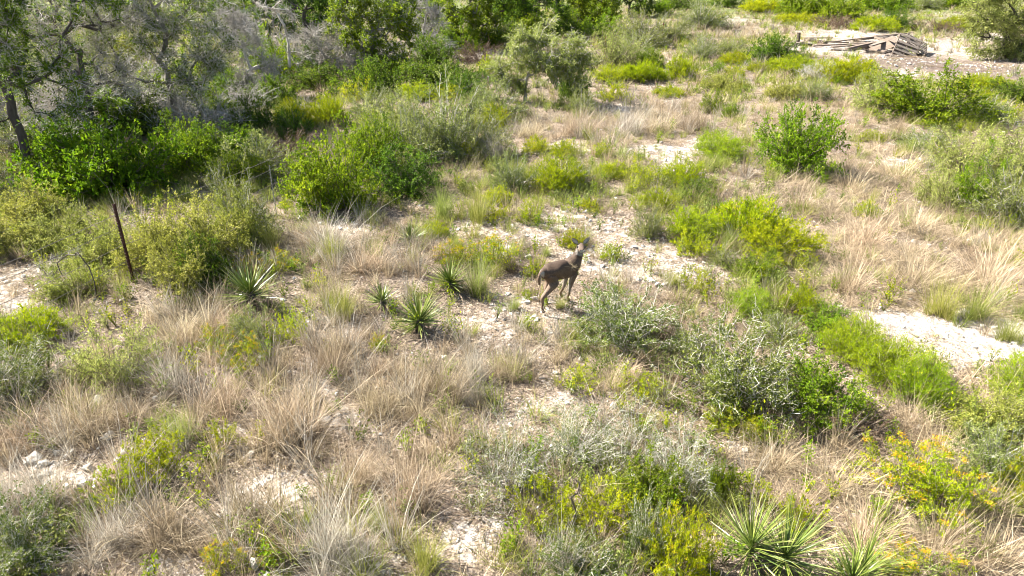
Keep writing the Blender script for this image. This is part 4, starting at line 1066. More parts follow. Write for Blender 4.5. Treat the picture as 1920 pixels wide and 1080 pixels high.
tree('dead_tree', (545, 152), [(543, 100, 0), (533, 50, 0), (520, 24, .1), (495, 8, .1)],
     [(500, 5, 35, 15, 0), (530, 30, 25, 20, 0), (555, 90, 18, 30, 0)],
     'slim dead tree with one curved pale trunk', 'dead trees of the left grove', cat='dead tree', n_att=22, wood='bark_pale', twigm='twig_grey', per=0, twigs=10, twl=.4, r0=.06, seed=8)
tree('dead_tree', (600, 142), [(600, 105, 0), (610, 90, -.1)],
     [(590, 85, 45, 28, -.2), (640, 105, 50, 25, -.3), (620, 70, 40, 25, .1), (670, 95, 30, 15, -.3)],
     'low dead grey tree lying under the bright green tree', 'dead trees of the left grove', cat='dead tree', n_att=80, wood='twig_grey', per=0, twigs=14, twl=.5, r0=.07, seed=9)
tree('dead_tree', (795, 105), [(793, 60, 0), (800, 25, 0)],
     [(785, 10, 25, 25, 0), (815, 10, 20, 30, 0), (795, 45, 35, 30, .2), (800, 85, 45, 20, 0), (770, -20, 30, 30, 0)],
     'forked dead tree with pale bare limbs behind the thicket', 'dead trees of the left grove', cat='dead tree', n_att=60, wood='bark_pale', twigm='twig_grey', per=0, twigs=16, twl=.55, r0=.07, seed=10)
G3 = 'green trees at the back of the grove'
tree('oak_tree', (700, 142), [(700, 100, 0), (695, 60, 0)],
     [(660, 20, 45, 30, .2), (720, 30, 55, 35, -.2), (740, 70, 40, 30, -.3), (690, 70, 50, 30, -.3), (700, -30, 90, 40, .3), (640, 55, 30, 25, .2), (760, 30, 25, 25, 0), (725, 110, 45, 18, -.4)],
     'bright green lit tree in the middle of the grove', G3, n_att=120, leafm='leaf_lit', wood='bark_grey', twigm='twig_grey', leaf=(.095, .055), per=200, twigs=9, twl=.5, r0=.11, seed=11, dvar=.35)
tree('oak_tree', (575, 118), [(575, 60, 0), (570, 20, 0)],
     [(560, 10, 60, 40, .4), (600, 50, 40, 35, .4), (540, -30, 100, 40, .6), (620, 10, 40, 40, .5), (440, -5, 60, 30, 1.), (490, 30, 40, 30, 1.)],
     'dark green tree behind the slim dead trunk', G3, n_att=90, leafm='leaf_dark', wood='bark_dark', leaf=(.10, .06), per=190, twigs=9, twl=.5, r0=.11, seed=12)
tree('oak_tree', (880, 92), [(878, 50, 0), (880, 20, 0)],
     [(870, 10, 45, 30, 0), (900, 45, 35, 30, -.3), (860, 50, 30, 25, -.2), (890, -40, 60, 30, .2), (910, 75, 25, 14, -.4)],
     'green lit tree right of the forked dead tree', G3, n_att=90, leafm='leaf_lit', wood='bark_grey', leaf=(.11, .065), per=190, twigs=9, twl=.55, r0=.1, seed=13, dvar=.3)
tree('oak_tree', (985, 68), [(985, 30, 0), (985, 0, 0)],
     [(960, 20, 45, 30, 0), (1010, 15, 50, 35, 0), (980, -40, 80, 35, .3), (1000, 45, 50, 16, -.4)],
     'dark green tree behind the pale trunked mesquite', G3, n_att=80, leafm='leaf_dark', wood='bark_dark', leaf=(.12, .07), per=180, twigs=9, twl=.6, r0=.11, seed=14, dvar=.3)
tree('oak_tree', (1090, 58), [(1090, 25, 0), (1090, 0, 0)],
     [(1070, 20, 40, 28, 0), (1115, 12, 45, 28, 0), (1090, -30, 80, 30, .3), (1140, 30, 25, 18, 0)],
     'mid green tree at the top edge above the third fence post', G3, n_att=80, leafm='leaf_lit', wood='bark_dark', leaf=(.12, .07), per=180, twigs=9, twl=.6, r0=.11, seed=15, dvar=.3)
tree('oak_tree', (780, 72), [(780, 20, 0)], [(760, -10, 50, 40, 1.), (820, -20, 60, 40, 1.)],
     'tree crown at the top edge behind the forked dead tree', G3, n_att=60, leafm='leaf_bright', wood='bark_grey', leaf=(.12, .07), per=180, twigs=9, twl=.6, r0=.1, seed=25)
tree('mesquite_tree', (982, 190), [(987, 150, 0), (1000, 125, 0)],
     [(985, 95, 45, 30, 0), (965, 150, 22, 20, -.1), (1075, 140, 30, 22, .1), (1030, 85, 52, 34, 0), (1062, 108, 46, 30, .2), (955, 125, 30, 34, -.1), (1010, 65, 35, 14, .1), (1085, 90, 22, 25, .2), (1035, 125, 40, 18, -.2)],
     'slender mesquite with pale forked trunk and feathery leaves', 'lone mesquite trees', n_att=90, leafm='leaf_mesquite', wood='bark_pale', leaf=(.13, .026), per=230, twigs=9, twl=.42, r0=.06, droop=.3, seed=17, dvar=.3)
tree('mesquite_tree', (1890, 108), [(1885, 80, 0), (1880, 55, 0)],
     [(1860, 40, 45, 30, 0), (1900, 20, 50, 35, 0), (1870, 85, 45, 22, -.3), (1915, 95, 40, 18, -.3), (1930, 60, 40, 35, 0), (1850, 5, 35, 25, 0), (1920, -30, 60, 30, 0)],
     'feathery light green mesquite in the upper right corner', 'lone mesquite trees', n_att=110, leafm='leaf_mesquite', wood='bark_dark', leaf=(.19, .036), per=180, twigs=9, twl=.7, r0=.12, droop=.3, seed=18, dvar=.3)
for q, (bx, by, mat, lab) in enumerate([(60, 150, 'leaf_dark', 'dull tree filling the grove far behind the leaning dark trunk'), (235, 128, 'leaf_greygreen', 'grey-green tree far behind the pale speckled trunk'), (395, 108, 'leaf_bright', 'lit green tree far behind the silver-grey dead bush tree'),
        (505, 92, 'leaf_dark', 'dark tree at the back between the dead trees'), (640, 84, 'leaf_dark', 'dark tree at the back left of the bright lit tree'), (760, 66, 'leaf_dark', 'dark tree at the back between the lit tree and forked dead tree'), (930, 52, 'leaf_bright', 'bright green tree at the back right of the lit green tree'), (1120, 40, 'leaf_bright', 'bright tree farthest back above the third red post'), (820, 84, 'leaf_bright', 'bright tree at the back right of the forked dead tree'), (1180, 32, 'leaf_dark', 'dark tree at the top edge left of the bright upright bush'), (1010, 30, 'leaf_dark', 'dark tree farthest back above the pale trunked mesquite')]):
    hh = 80 if q < 5 else 48
    tree('oak_tree', (bx, by), [(bx, by - hh * .5, 0)], [(bx, by - hh, hh * .9, hh * .45, 0), (bx + hh * .5, by - hh * .55, hh * .5, hh * .3, -.2), (bx - hh * .5, by - hh * .5, hh * .5, hh * .3, -.2), (bx, by - hh * 1.35, hh * .7, hh * .35, .2)],
         lab, 'trees at the back of the grove', n_att=70, leafm=mat, wood='bark_dark', twigm='twig_grey', leaf=(.12, .07), per=170, twigs=8, twl=.5, r0=.1, seed=60 + q, dvar=.3)
# grove carried on beyond the left edge: unseen trees added for their shade
for q, (bx, by) in enumerate([(-170, 250), (-330, 330)]):
    tree('oak_tree', (bx, by), [(bx, by - 90, 0), (bx, by - 170, 0)], [(bx, by - 190, 110, 70, 0), (bx + 60, by - 120, 70, 50, 0), (bx - 60, by - 230, 110, 60, 0), (bx, by - 270, 80, 40, 0)],
         ['unseen tree added for shade beyond the left edge, farther one', 'unseen tree added for shade beyond the left edge, nearer one'][q], 'trees of the left grove', n_att=80, leafm='leaf_dark', wood='bark_dark', leaf=(.07, .035), per=70, twigs=9, twl=.5, r0=.13, seed=30 + q)
# thin bare sapling in front of the fence
tree('bare_sapling', (192, 560), [(165, 500, 0), (140, 462, 0)], [(90, 495, 25, 12, 0), (110, 520, 30, 12, -.1), (150, 480, 15, 15, 0), (120, 480, 20, 10, .1)],
     'thin bare sapling leaning left before the fence bushes', 'lone saplings', cat='sapling', n_att=9, wood='bark_dark', twigm='twig_grey', per=0, twigs=3, twl=.16, r0=.010, twr=.0025, seed=40)
tree('bare_sapling', (1078, 985), [(1076, 940, 0), (1078, 905, 0)], [(1072, 900, 14, 12, 0), (1088, 925, 10, 18, 0)],
     'thin dry forked stalk above the low bright bushes at bottom', 'lone saplings', cat='sapling', n_att=5, wood='twig_brown', per=0, twigs=2, twl=.1, r0=.010, twr=.003, seed=41)

# ------------------------------------------------------------------ dead brush under the grove
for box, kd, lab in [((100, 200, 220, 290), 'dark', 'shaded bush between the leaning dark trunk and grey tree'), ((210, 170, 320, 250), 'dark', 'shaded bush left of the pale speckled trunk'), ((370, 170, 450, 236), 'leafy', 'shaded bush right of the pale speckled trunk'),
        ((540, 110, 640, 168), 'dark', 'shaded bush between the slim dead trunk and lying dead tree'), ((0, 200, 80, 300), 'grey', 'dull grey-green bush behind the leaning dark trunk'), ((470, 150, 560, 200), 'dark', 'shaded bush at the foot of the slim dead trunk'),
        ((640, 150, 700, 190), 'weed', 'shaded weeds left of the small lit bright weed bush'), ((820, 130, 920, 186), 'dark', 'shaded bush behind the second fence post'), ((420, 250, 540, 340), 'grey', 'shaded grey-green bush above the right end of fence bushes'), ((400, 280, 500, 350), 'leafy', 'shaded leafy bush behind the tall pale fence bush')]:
    shrub(kd, box, lab, 'shaded brush under the trees')  # dark-leaved ones added so their colour deepens the grove's shade
for box, kd, lab in [((70, 60, 190, 170), 'grey', 'grey-green brush far behind the leaning dark trunk'), ((180, 40, 300, 150), 'pale', 'pale brush far behind the grey half-bare tree'), ((270, 110, 380, 200), 'leafy', 'green brush right behind the pale speckled trunk'), ((390, 120, 470, 190), 'leafy', 'green bush half hidden by the dead brush right of the trunk'), ((-30, 110, 70, 210), 'leafy', 'green brush at the left edge behind the dark tree'), ((560, 70, 640, 135), 'dark', 'dark bush filling the back of the grove by the slim dead trunk'), ((690, 100, 770, 150), 'leafy', 'green bush at the foot of the bright lit tree'), ((830, 40, 900, 100), 'leafy', 'lit green bush under the green lit tree'),
        ((900, 30, 970, 92), 'dark', 'dark bush under the dark tree behind the pale trunked mesquite'), ((950, 22, 1030, 75), 'leafy', 'green bush far behind the pale trunked mesquite'), ((1020, 20, 1100, 72), 'dark', 'dark bush under the mid green tree'),
        ((1085, 25, 1160, 75), 'leafy', 'green bush behind the feathery fence bush'), ((640, 40, 720, 110), 'leafy', 'lit green bush hanging below the bright lit tree'), ((470, 60, 560, 150), 'leafy', 'green bush behind the silver-grey dead bush tree'), ((360, 60, 440, 150), 'grey', 'grey-green bush behind the pale speckled trunk'), ((1050, 0, 1130, 48), 'leafy', 'green bush at the top edge behind the third red post'), ((930, -10, 1010, 45), 'leafy', 'bright bush at the top edge above the pale trunked mesquite')]:
    shrub(kd, box, lab, 'brush filling the back of the grove')
for box, lab in [((150, 130, 330, 235), 'grey tangle of dead brush left of the pale trunk'), ((210, 90, 350, 190), 'grey hanging dead twigs behind the pale trunk'),
                 ((400, 150, 500, 215), 'dead grey brush right of the pale trunk'), ((60, 130, 200, 235), 'dead grey brush behind the leaning dark trunk'),
                 ((-40, 150, 90, 260), 'dead grey brush at the left edge under the dark tree'), ((640, 60, 760, 140), 'dead grey brush under the bright lit tree'),
                 ((420, 20, 560, 130), 'dead grey brush behind the silver-grey dead bush tree'), ((760, 60, 850, 112), 'dead brush around the forked dead tree'),
                 ((30, 200, 190, 300), 'dead grey brush right of the leaning dark trunk'), ((290, 180, 460, 250), 'dead twigs on the ground between trunk and dead brush')]:
    shrub('dead', box, lab, 'dry grey brush', 'dead bush', 'dead_bush')

# weeds, thatch and litter gathering at the feet of the shrubs
ux = []
for cx_, cy_, R_, lab_, o_ in PLACED:
    n = int(np.clip(14 * R_, 4, 26)); a = rs.uniform(0, 6.283, n); r = R_ * rs.uniform(.75, 1.5, n)
    ux.append(np.stack([cx_ + r * np.cos(a), cy_ + r * np.sin(a)], 1))
x, y = np.concatenate(ux).T; d = np.hypot(x, y); rg = np.random.default_rng(91)
allk = np.ones(len(x), bool)
q = rg.uniform(0, 1, len(x))
scatter('undergrowth', forbs_bits() + forbs_bits(), *place(q < .5, 4, .7, 1.6))
scatter('thatch', [tpl_straw(80 + i, 40, .36) for i in range(2)] + [tpl_tan(84 + i, 40, .4) for i in range(2)] + [tpl_straw(90 + i, 26, .45, True) for i in range(2)] + [tpl_tan(94 + i, 26, .42, True) for i in range(2)], *place(q > .5, 4, .5, 1.1))

# ------------------------------------------------------------------ yuccas: every blade a piece of its own
def blade_mesh(seed, mat, curve=.06):
    rng = np.random.default_rng(seed)
    t = np.array([0, .25, .6, 1.]); wv = np.array([.55, 1., .85, 0]) * .022
    V = []
    c = curve * rng.uniform(-.3, 1.2)
    for a, w in zip(t, wv):
        z = -c * a * a
        V += [[a, -w, z + w * .45], [a, 0, z], [a, w, z + w * .45]]
    V = np.array(V); V = np.concatenate([V, V - np.array([0, 0, .004])])
    F = []
    for i in range(3):
        for j in range(2):
            q = (i * 3 + j, i * 3 + 3 + j, i * 3 + 4 + j, i * 3 + 1 + j)
            F.append(q); F.append(tuple(12 + k for k in q[::-1]))
        F.append((i * 3, i * 3 + 12, i * 3 + 15, i * 3 + 3)); F.append((i * 3 + 2, i * 3 + 5, i * 3 + 17, i * 3 + 14))
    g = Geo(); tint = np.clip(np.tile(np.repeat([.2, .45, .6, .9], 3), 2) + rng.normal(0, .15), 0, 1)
    g.add(V, None, F, tint)
    return g.mesh('leaf', mat)
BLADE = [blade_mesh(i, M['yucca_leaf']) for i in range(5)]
BLADE_DRY = [blade_mesh(50 + i, M['yucca_dry'], .25) for i in range(2)]

def yucca(box, n, label, seed, heads=1, wide=1.0):
    rng = np.random.default_rng(seed)
    x0, y0, x1, y1 = box
    f = G((x0 + x1) / 2, y1 - (y1 - y0) * .06); dist = np.linalg.norm(f - np.array([0, 0, CAM_H]))
    R = (x1 - x0) / 2 * dist / FPX * 1.12
    u = f[:2] / np.linalg.norm(f[:2]); c = f[:2] + u * R * .45
    gz = float(height(*c)); H = max(P((x0 + x1) / 2, y0, c[1])[2] - gz, R * .8)
    h0 = H * .26
    L = min((H - h0) * 1.02, R * 1.15)
    L = max(L, R * .95)
    o = empty('yucca', (c[0], c[1], gz)); tag(o, label, 'yucca', 'yuccas in the scrub')
    g = Geo(); tube(g, [[0, 0, -.05], [.01, 0, h0 * .6], [0, .01, h0 * 1.1]], [.07 * L / .45, .06 * L / .45, .03 * L / .45], 8, .5, True)
    link('stem', g.mesh('stem', M['bark_dark']), o)
    for i in range(n):
        s = (i + .5) / n
        el = math.asin(np.clip(-.32 + 1.3 * s ** .8 + rng.normal(0, .11), -.5, .998)); az = i * 2.39996 + rng.normal(0, .5)
        dry = s < .10 + .03 * (seed % 4)
        l = L * rng.uniform(.65, 1.1) * (.8 if s < .2 else 1) * (.9 if s > .92 else 1)
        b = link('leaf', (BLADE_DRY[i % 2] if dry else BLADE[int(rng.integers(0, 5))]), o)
        wsc = .33 * wide * (L / .45) ** .5
        hd_ = i % heads; ha = hd_ * 6.283 / max(heads, 1) + seed; hr_ = 0 if heads == 1 else L * .22
        if heads > 1: l *= (.95, .8, .7, .85)[hd_ % 4]
        b.matrix_local = Matrix.Translation((hr_ * math.cos(ha), hr_ * math.sin(ha), h0 * (.55 + .5 * s) * (1 + .25 * math.sin(hd_ * 2.1)))) @ Matrix.Rotation(0. if heads == 1 else .18, 4, (-math.sin(ha), math.cos(ha), 0)) @ Matrix.Rotation(az, 4, 'Z') @ Matrix.Rotation(-el, 4, 'Y') @ Matrix.Rotation(rng.normal(0, .3), 4, 'X') @ Matrix.Diagonal((l, wsc, wsc, 1))
    PLACED.append((c[0], c[1], R, label, o))
    return o
for args in [((418, 472, 532, 595), 150, 'tall yucca alone in tan grass, left of the others', 1), ((684, 518, 752, 592), 120, 'narrow grey-green yucca, left of three near the centre', 2),
             ((792, 482, 898, 562), 145, 'yucca with wide open blades, right of three near the centre', 3), ((728, 542, 848, 642), 160, 'large yucca, nearest of three near the centre', 4),
             ((736, 410, 806, 468), 110, 'small yucca farthest back beside white stones', 5), ((1312, 930, 1535, 1125), 298, 'biggest yucca at the bottom edge with long green blades', 6, 2, .55),
             ((1505, 990, 1675, 1150), 260, 'yucca at the bottom edge right of the biggest one', 7, 2, .58)]:
    yucca(*args)

# ------------------------------------------------------------------ deer
def deer():
    hr, hl, fr, fl = G(1018, 590), G(1025, 575), G(1066, 568), G(1061, 564)
    mid_h = (hr + hl) / 2 * .5 + hl * .5; mid_f = (fr + fl) / 2
    hd = mid_f - mid_h; hd[2] = 0; hd = unit(hd[None])[0]
    hd = unit(np.array([[.70, .71, 0]]))[0] * .6 + hd * .4; hd = unit(hd[None])[0]
    rt = np.array([hd[1], -hd[0], 0]); zz = np.array([0, 0, 1.])
    # origin under the hips
    O = P(1030, 520, mid_h[1]); gz = float(height(O[0], O[1])); O[2] = gz
    S = .95
    def W(f, r, z): return O + S * (hd * f + rt * r + zz * z)
    V = []; Rd = []; E = []
    def add(p, r, par=None):
        V.append(np.asarray(p)); Rd.append(r * S); i = len(V) - 1
        if par is not None: E.append((par, i))
        return i
    pel = add(W(0, 0, .645), .178)
    rump = add(W(-.13, 0, .64), .130, pel)
    lo = add(W(.20, 0, .605), .192, pel); ri = add(W(.38, 0, .575), .215, lo); ch = add(W(.53, 0, .575), .195, ri); sh = add(W(.61, 0, .645), .122, ch)
    n1 = add(W(.655, .0, .735), .094, sh); n2 = add(W(.668, .0, .805), .070, n1); n3 = add(W(.672, .01, .85), .062, n2)
    cam_d = np.array([0, 0, CAM_H]) - W(.672, .01, .89); cam_d[2] = 0; cam_d = unit(cam_d[None])[0] + np.array([.22, 0, 0])
    fd = unit(np.array([[cam_d[0], cam_d[1], -.10]]))[0]
    skull = add(V[n3] + fd * .045 + zz * .035, .076, n3); fore = add(V[skull] + fd * .085, .058, skull); snout = add(V[fore] + fd * .075, .042, fore); nose = add(V[snout] + fd * .035, .033, snout)
    # tail hanging
    t1 = add(W(-.20, 0, .66), .030, rump); t2 = add(W(-.225, 0, .58), .034, t1); add(W(-.215, 0, .47), .012, t2)
    def leg(joints, root):
        p = root
        for pt, r in joints: p = add(pt, r, p)
    def foot(h, fwd): return [(h + zz * .115 - hd * .02, .021), (h + zz * .055 + hd * .0, .023), (h + zz * .02 + hd * .028, .025)]
    for h, s in ((hr, 1), (hl, -1)):
        hb = h - O; f0 = float(hb @ hd); r0 = float(hb @ rt)
        hock = W(f0 - .035, r0 * .9 + s * .01, .29); stif = W(max(.05, f0 * .3 + .10), s * .085, .47)
        leg([(W(-.03, s * .085, .60), .128), (stif, .090), ((stif + hock) / 2, .050), (hock, .034), ((hock * .5 + (h + zz * .115) * .5), .024)] + foot(h, 0), pel)
    for h, s in ((fr, 1), (fl, -1)):
        hb = h - O; f0 = float(hb @ hd)
        h2 = h if s > 0 else h - rt * .10
        elb = W(.47, s * .075, .44); kn = W(f0 * .92 + .035, s * .065, .26)
        leg([(W(.50, s * .08, .55), .10), (elb, .060), (kn, .033), (kn * .5 + (h2 + zz * .1) * .5, .022)] + foot(h2, 0), ch)
    base = O.copy()
    me = bpy.data.meshes.new('deer_rig'); me.from_pydata([tuple(v - base) for v in V], E, []); 
    ob = bpy.data.objects.new('deer_rig', me); COL.objects.link(ob)
    sk = ob.modifiers.new('skin', 'SKIN'); sk.use_smooth_shade = True; sk.branch_smoothing = .6
    if not me.skin_vertices: me.skin_vertices.new()
    for i, r in enumerate(Rd):
        me.skin_vertices[0].data[i].radius = (r, r)
    me.skin_vertices[0].data[0].use_root = True
    su = ob.modifiers.new('sub', 'SUBSURF'); su.levels = 2; su.render_levels = 2
    dg = bpy.context.evaluated_depsgraph_get(); ev = ob.evaluated_get(dg); em = ev.to_mesh()
    BV = np.array([v.co[:] for v in em.vertices]); polys = [tuple(p.vertices) for p in em.polygons]
    ev.to_mesh_clear(); bpy.data.objects.remove(ob); bpy.data.meshes.remove(me)
    loc = lambda p: np.asarray(p) - base
    # flatten trunk sideways a little: deep and narrow
    fco = BV @ hd; rco = BV @ rt; zc = BV[:, 2]
    trunk = (zc > .45) & (fco < .72) & (zc < .85)
    k = np.where(trunk, .80, 1.0)
    BV = BV + (rco * (k - 1))[:, None] * rt[None]
    rco = BV @ rt
    # coat
    hp = loc(V[skull]); fp = loc(V[nose]); tp = loc(V[t2])
    brown = np.array([.050, .032, .021]); mid = np.array([.095, .061, .040]); legc = np.array([.16, .11, .075]); white = np.array([.34, .30, .25]); dark = np.array([.02, .016, .014])
    C = np.tile(mid, (len(BV), 1))
    def blend(c, w): 
        w = np.clip(w, 0, 1)[:, None]; C[:] = C * (1 - w) + c * w
    blend(brown, (zc - .60) / .12 * (fco < .76))
    blend(legc, (.50 - zc) / .14)
    blend(white, ((.545 - zc) / .03) * (np.abs(rco) < .06) * (fco > .05) * (fco < .5) * (zc > .40))
    inner = ((np.abs(rco) < .085) & (zc < .52) & (zc > .16) & (fco > .3)); blend(white * .85, inner * .7)
    back = ((fco < -.15) & (zc < .66) & (zc > .38)); blend(white, back * .75 * (np.abs(rco) > .015) * (np.abs(rco) < .055))
    dt = np.linalg.norm(BV - tp, axis=1); blend(np.array([.13, .085, .055]), (dt < .10) * (fco < -.205) * 1.)
    dh = np.linalg.norm(BV - hp, axis=1); head = (zc > .77)
    blend(np.array([.085, .058, .040]), head * (dh < .2) * 1.)
    blend(white, (np.linalg.norm(BV - (fp - fd * .03 - zz * .02), axis=1) < .050) * 1.)
    blend(white * .8, ((np.linalg.norm(BV - (loc(V[n3]) + fd * .045 - zz * .05), axis=1) < .075)) * .7)
    for s_ in (1, -1): blend(white * .5, (np.linalg.norm(BV - (hp + unit(np.cross(fd, zz)[None])[0] * s_ * .05 + fd * .055 + zz * .01), axis=1) < .034) * .8)
    blend(dark, (np.linalg.norm(BV - (fp + fd * .012 + zz * .006), axis=1) < .026) * 1.)
    blend(dark, (.032 - zc + height(base[0], base[1]) * 0) / .01)
    F3 = [p for p in polys if len(p) == 3]; F4 = [p for p in polys if len(p) == 4]
    g_V = [BV]; g_C = [C]; n = len(BV); f3 = list(F3); f4 = list(F4)
    hside = unit(np.cross(fd, zz)[None])[0]
    # ears: cupped leaf shapes with thickness
    for s in (1, -1):
        root = hp + hside * s * .045 + zz * .035 - fd * .015
        ax = unit((hside * s * .75 + zz * .72 - fd * .1)[None])[0]; sd = unit(np.cross(ax, fd)[None])[0]; nn = fd
        EV = []; EC = []
        for t, w in ((0, .015), (.2, .029), (.5, .035), (.8, .022), (1., .004)):
            for j, a in enumerate((-1, -.5, 0, .5, 1)):
                EV.append(root + ax * t * .125 + sd * a * w - nn * (1 - a * a) * .5 * w); EC.append(white * 1.0 if abs(a) < .8 else dark * 2)
        m = len(EV)
        EV += [v - nn * .007 for v in EV]; EC += [mid] * m
        for i in range(4):
            for j in range(4):
                q = (i * 5 + j, i * 5 + j + 1, i * 5 + j + 6, i * 5 + j + 5)
                f4.append(tuple(n + a for a in q)); f4.append(tuple(n + m + a for a in q[::-1]))
            for j in (0, 4):
                f4.append((n + i * 5 + j, n + i * 5 + 5 + j, n + m + i * 5 + 5 + j, n + m + i * 5 + j))
        g_V.append(np.array(EV)); g_C.append(np.array(EC)); n += 2 * m
    AV = np.concatenate(g_V); AC = np.concatenate(g_C)
    m, nt, out = new_mat('deer_coat'); L = nt.links.new
    at = N(nt, 'ShaderNodeAttribute', attribute_name='coat'); tc = N(nt, 'ShaderNodeTexCoord'); nz = N(nt, 'ShaderNodeTexNoise', i_Scale=60., i_Detail=4.); L(tc.outputs['Object'], nz.inputs['Vector'])
    hs = N(nt, 'ShaderNodeHueSaturation'); mr = N(nt, 'ShaderNodeMapRange', i_1=.3, i_2=.7, i_3=.62, i_4=1.35); L(nz.outputs[0], mr.inputs[0]); L(mr.outputs[0], hs.inputs['Value']); L(at.outputs['Color'], hs.inputs['Color'])
    p = N(nt, 'ShaderNodeBsdfPrincipled', i_Roughness=.75); p.inputs['Specular IOR Level'].default_value = .2; p.inputs['Sheen Weight'].default_value = 0.
    L(hs.outputs[0], p.inputs['Base Color']); bp = N(nt, 'ShaderNodeBump', i_Strength=.35, i_Distance=.01); L(nz.outputs[0], bp.inputs['Height']); L(bp.outputs[0], p.inputs['Normal']); L(p.outputs[0], out.inputs[0])
    order3 = f3; dm = mesh_np('deer', AV, order3 if order3 else None, f4, [m], {'coat': ('FLOAT_COLOR', np.concatenate([AC, np.ones((len(AC), 1))], 1).astype(np.float32))}, smooth=True)
    o = link('deer', dm); o.location = tuple(base)
    tag(o, 'dark brown deer standing on pale stones and looking back', 'deer')
    em_, nt, out = new_mat('dark_eye'); p = N(nt, 'ShaderNodeBsdfPrincipled', i_Roughness=.12); p.inputs['Base Color'].default_value = (.01, .008, .006, 1); nt.links.new(p.outputs[0], out.inputs[0])
    for s in (1, -1):
        g = Geo(); g.add(ICO2[0] * .0165, ICO2[1]); e = link('eye', g.mesh('eye', em_, smooth=True), o)
        e.location = tuple(hp + hside * s * .058 + fd * .055 + zz * .018)
    PLACED.append((base[0], base[1], .5, 'deer', o))
    return o
deer()

# ------------------------------------------------------------------ auto wording for rocks and grass clumps: by the nearest plant
USED = set()
SPOT = {}
def where(x, y, head, words=16):
    order = sorted(PLACED, key=lambda p: math.hypot(p[0] - x, p[1] - y) - .3 * p[2])
    for p in order[:14]:
        lab = p[3] if p[3] == 'deer' else p[3].split(',')[0]
        full = p[3]
        dx, dy = x - p[0], y - p[1]
        rel = ('right of' if dx > 0 else 'left of') if abs(dx) > abs(dy) else ('behind' if dy > 0 else 'in front of')
        txt = f'{head} {rel} the {full}'
        if len(txt.replace('-', ' ').split()) <= words and txt not in USED:
            USED.add(txt); return txt
    txt = f'{head} near the {order[0][3]}'
    return ' '.join(txt.split()[:words])

# grass clumps that stand out singly
def clump_mesh(kind, seed):
    rng = np.random.default_rng(seed); g = Geo()
    if kind == 'tan':
        for q in range(7):
            c = np.array([*rng.normal(0, .13, 2), 0]); a = rng.uniform(0, 6.283); l = rng.uniform(.5, .9)
            blades(g, rng, 62, .06, (rng.uniform(.15, .75), .28), (rng.uniform(.3, .9), .4), l, .0048, rng.uniform(.35, .65), base=c, jit=.4)
            blades(g, rng, 10, .05, (.55, .35), (.3, .3), l * 1.35, .0042, .85, base=c)
        blades(g, rng, 150, .26, (1.05, .30), (.5, .4), .42, .0055, .2, jit=.45)
        return g.mesh('grass_clump', M['grass_grey' if seed % 3 == 2 else 'grass_tan'])
    if kind == 'green':
        for q in range(5):
            c = np.array([*rng.normal(0, .10, 2), 0])
            blades(g, rng, 80, .07, (rng.uniform(.25, .6), .26), (rng.uniform(.4, .9), .4), rng.uniform(.45, .7), .0055, rng.uniform(.35, .65), base=c, jit=.4)
        blades(g, rng, 60, .14, (.6, .3), (.5, .4), .72, .006, .85)
        return g.mesh('grass_clump', M['grass_green'])
    blades(g, rng, 260, .34, (.95, .33), (.75, .5), .72, .0075, .5, jit=.5)
    blades(g, rng, 60, .22, (.45, .25), (.9, .4), .8, .007, .7)
    return g.mesh('grass_clump', M['grass_straw'])
CL = {k: [clump_mesh(k, 300 + 10 * i + j) for j in range(3)] for i, k in enumerate(('tan', 'green', 'straw'))}
CLUMPS = [('tan', b) for b in [(455, 690, 640, 860), (400, 870, 560, 1010), (530, 930, 690, 1085), (690, 785, 845, 960), (740, 655, 885, 775), (855, 615, 930, 725), (900, 650, 975, 715), (555, 600, 665, 725),
    (280, 645, 385, 745), (85, 725, 205, 830), (-20, 745, 105, 850), (560, 400, 690, 480), (640, 440, 745, 525), (300, 560, 425, 655), (45, 880, 140, 975), (245, 940, 385, 1055), (655, 690, 765, 785), (-30, 870, 60, 985),
    (610, 820, 720, 925), (345, 690, 470, 800), (150, 945, 260, 1050), (120, 640, 200, 720), (380, 560, 450, 640), (600, 1010, 720, 1100), (580, 500, 660, 580), (200, 730, 300, 810), (860, 700, 930, 770),
    (960, 215, 1030, 265), (1040, 205, 1120, 262), (1130, 200, 1210, 258), (1200, 190, 1270, 255), (1260, 185, 1330, 250), (900, 240, 970, 310), (820, 300, 900, 350), (1090, 890, 1140, 960), (980, 985, 1090, 1080)]] + \
   [('green', b) for b in [(745, 1010, 865, 1090), (790, 340, 870, 420), (855, 345, 935, 425), (1715, 535, 1805, 605), (1780, 545, 1875, 612), (680, 925, 735, 1005), (850, 495, 935, 562), (1890, 560, 1960, 610), (1335, 430, 1385, 475),
    (600, 540, 690, 610), (1005, 445, 1040, 490), (1040, 560, 1060, 585), (310, 765, 380, 840), (470, 420, 540, 480), (940, 555, 985, 590), (1850, 600, 1925, 650), (590, 440, 660, 500), (1240, 505, 1280, 545)]] + \
   [('straw', b) for b in [(1530, 455, 1650, 560), (1560, 385, 1680, 470), (1640, 460, 1780, 550), (1780, 445, 1920, 545), (1620, 270, 1740, 345), (1540, 300, 1640, 365), (1660, 375, 1760, 440), (1480, 830, 1620, 940), (1540, 920, 1680, 1050),
    (1380, 810, 1500, 900), (1780, 980, 1940, 1090), (1640, 740, 1760, 820), (1800, 890, 1900, 980), (1180, 610, 1250, 690), (1440, 880, 1540, 980), (1520, 560, 1600, 620), (1700, 800, 1800, 870), (1450, 330, 1540, 400), (1090, 670, 1200, 740), (1060, 950, 1170, 1060), (1690, 950, 1800, 1060)]]
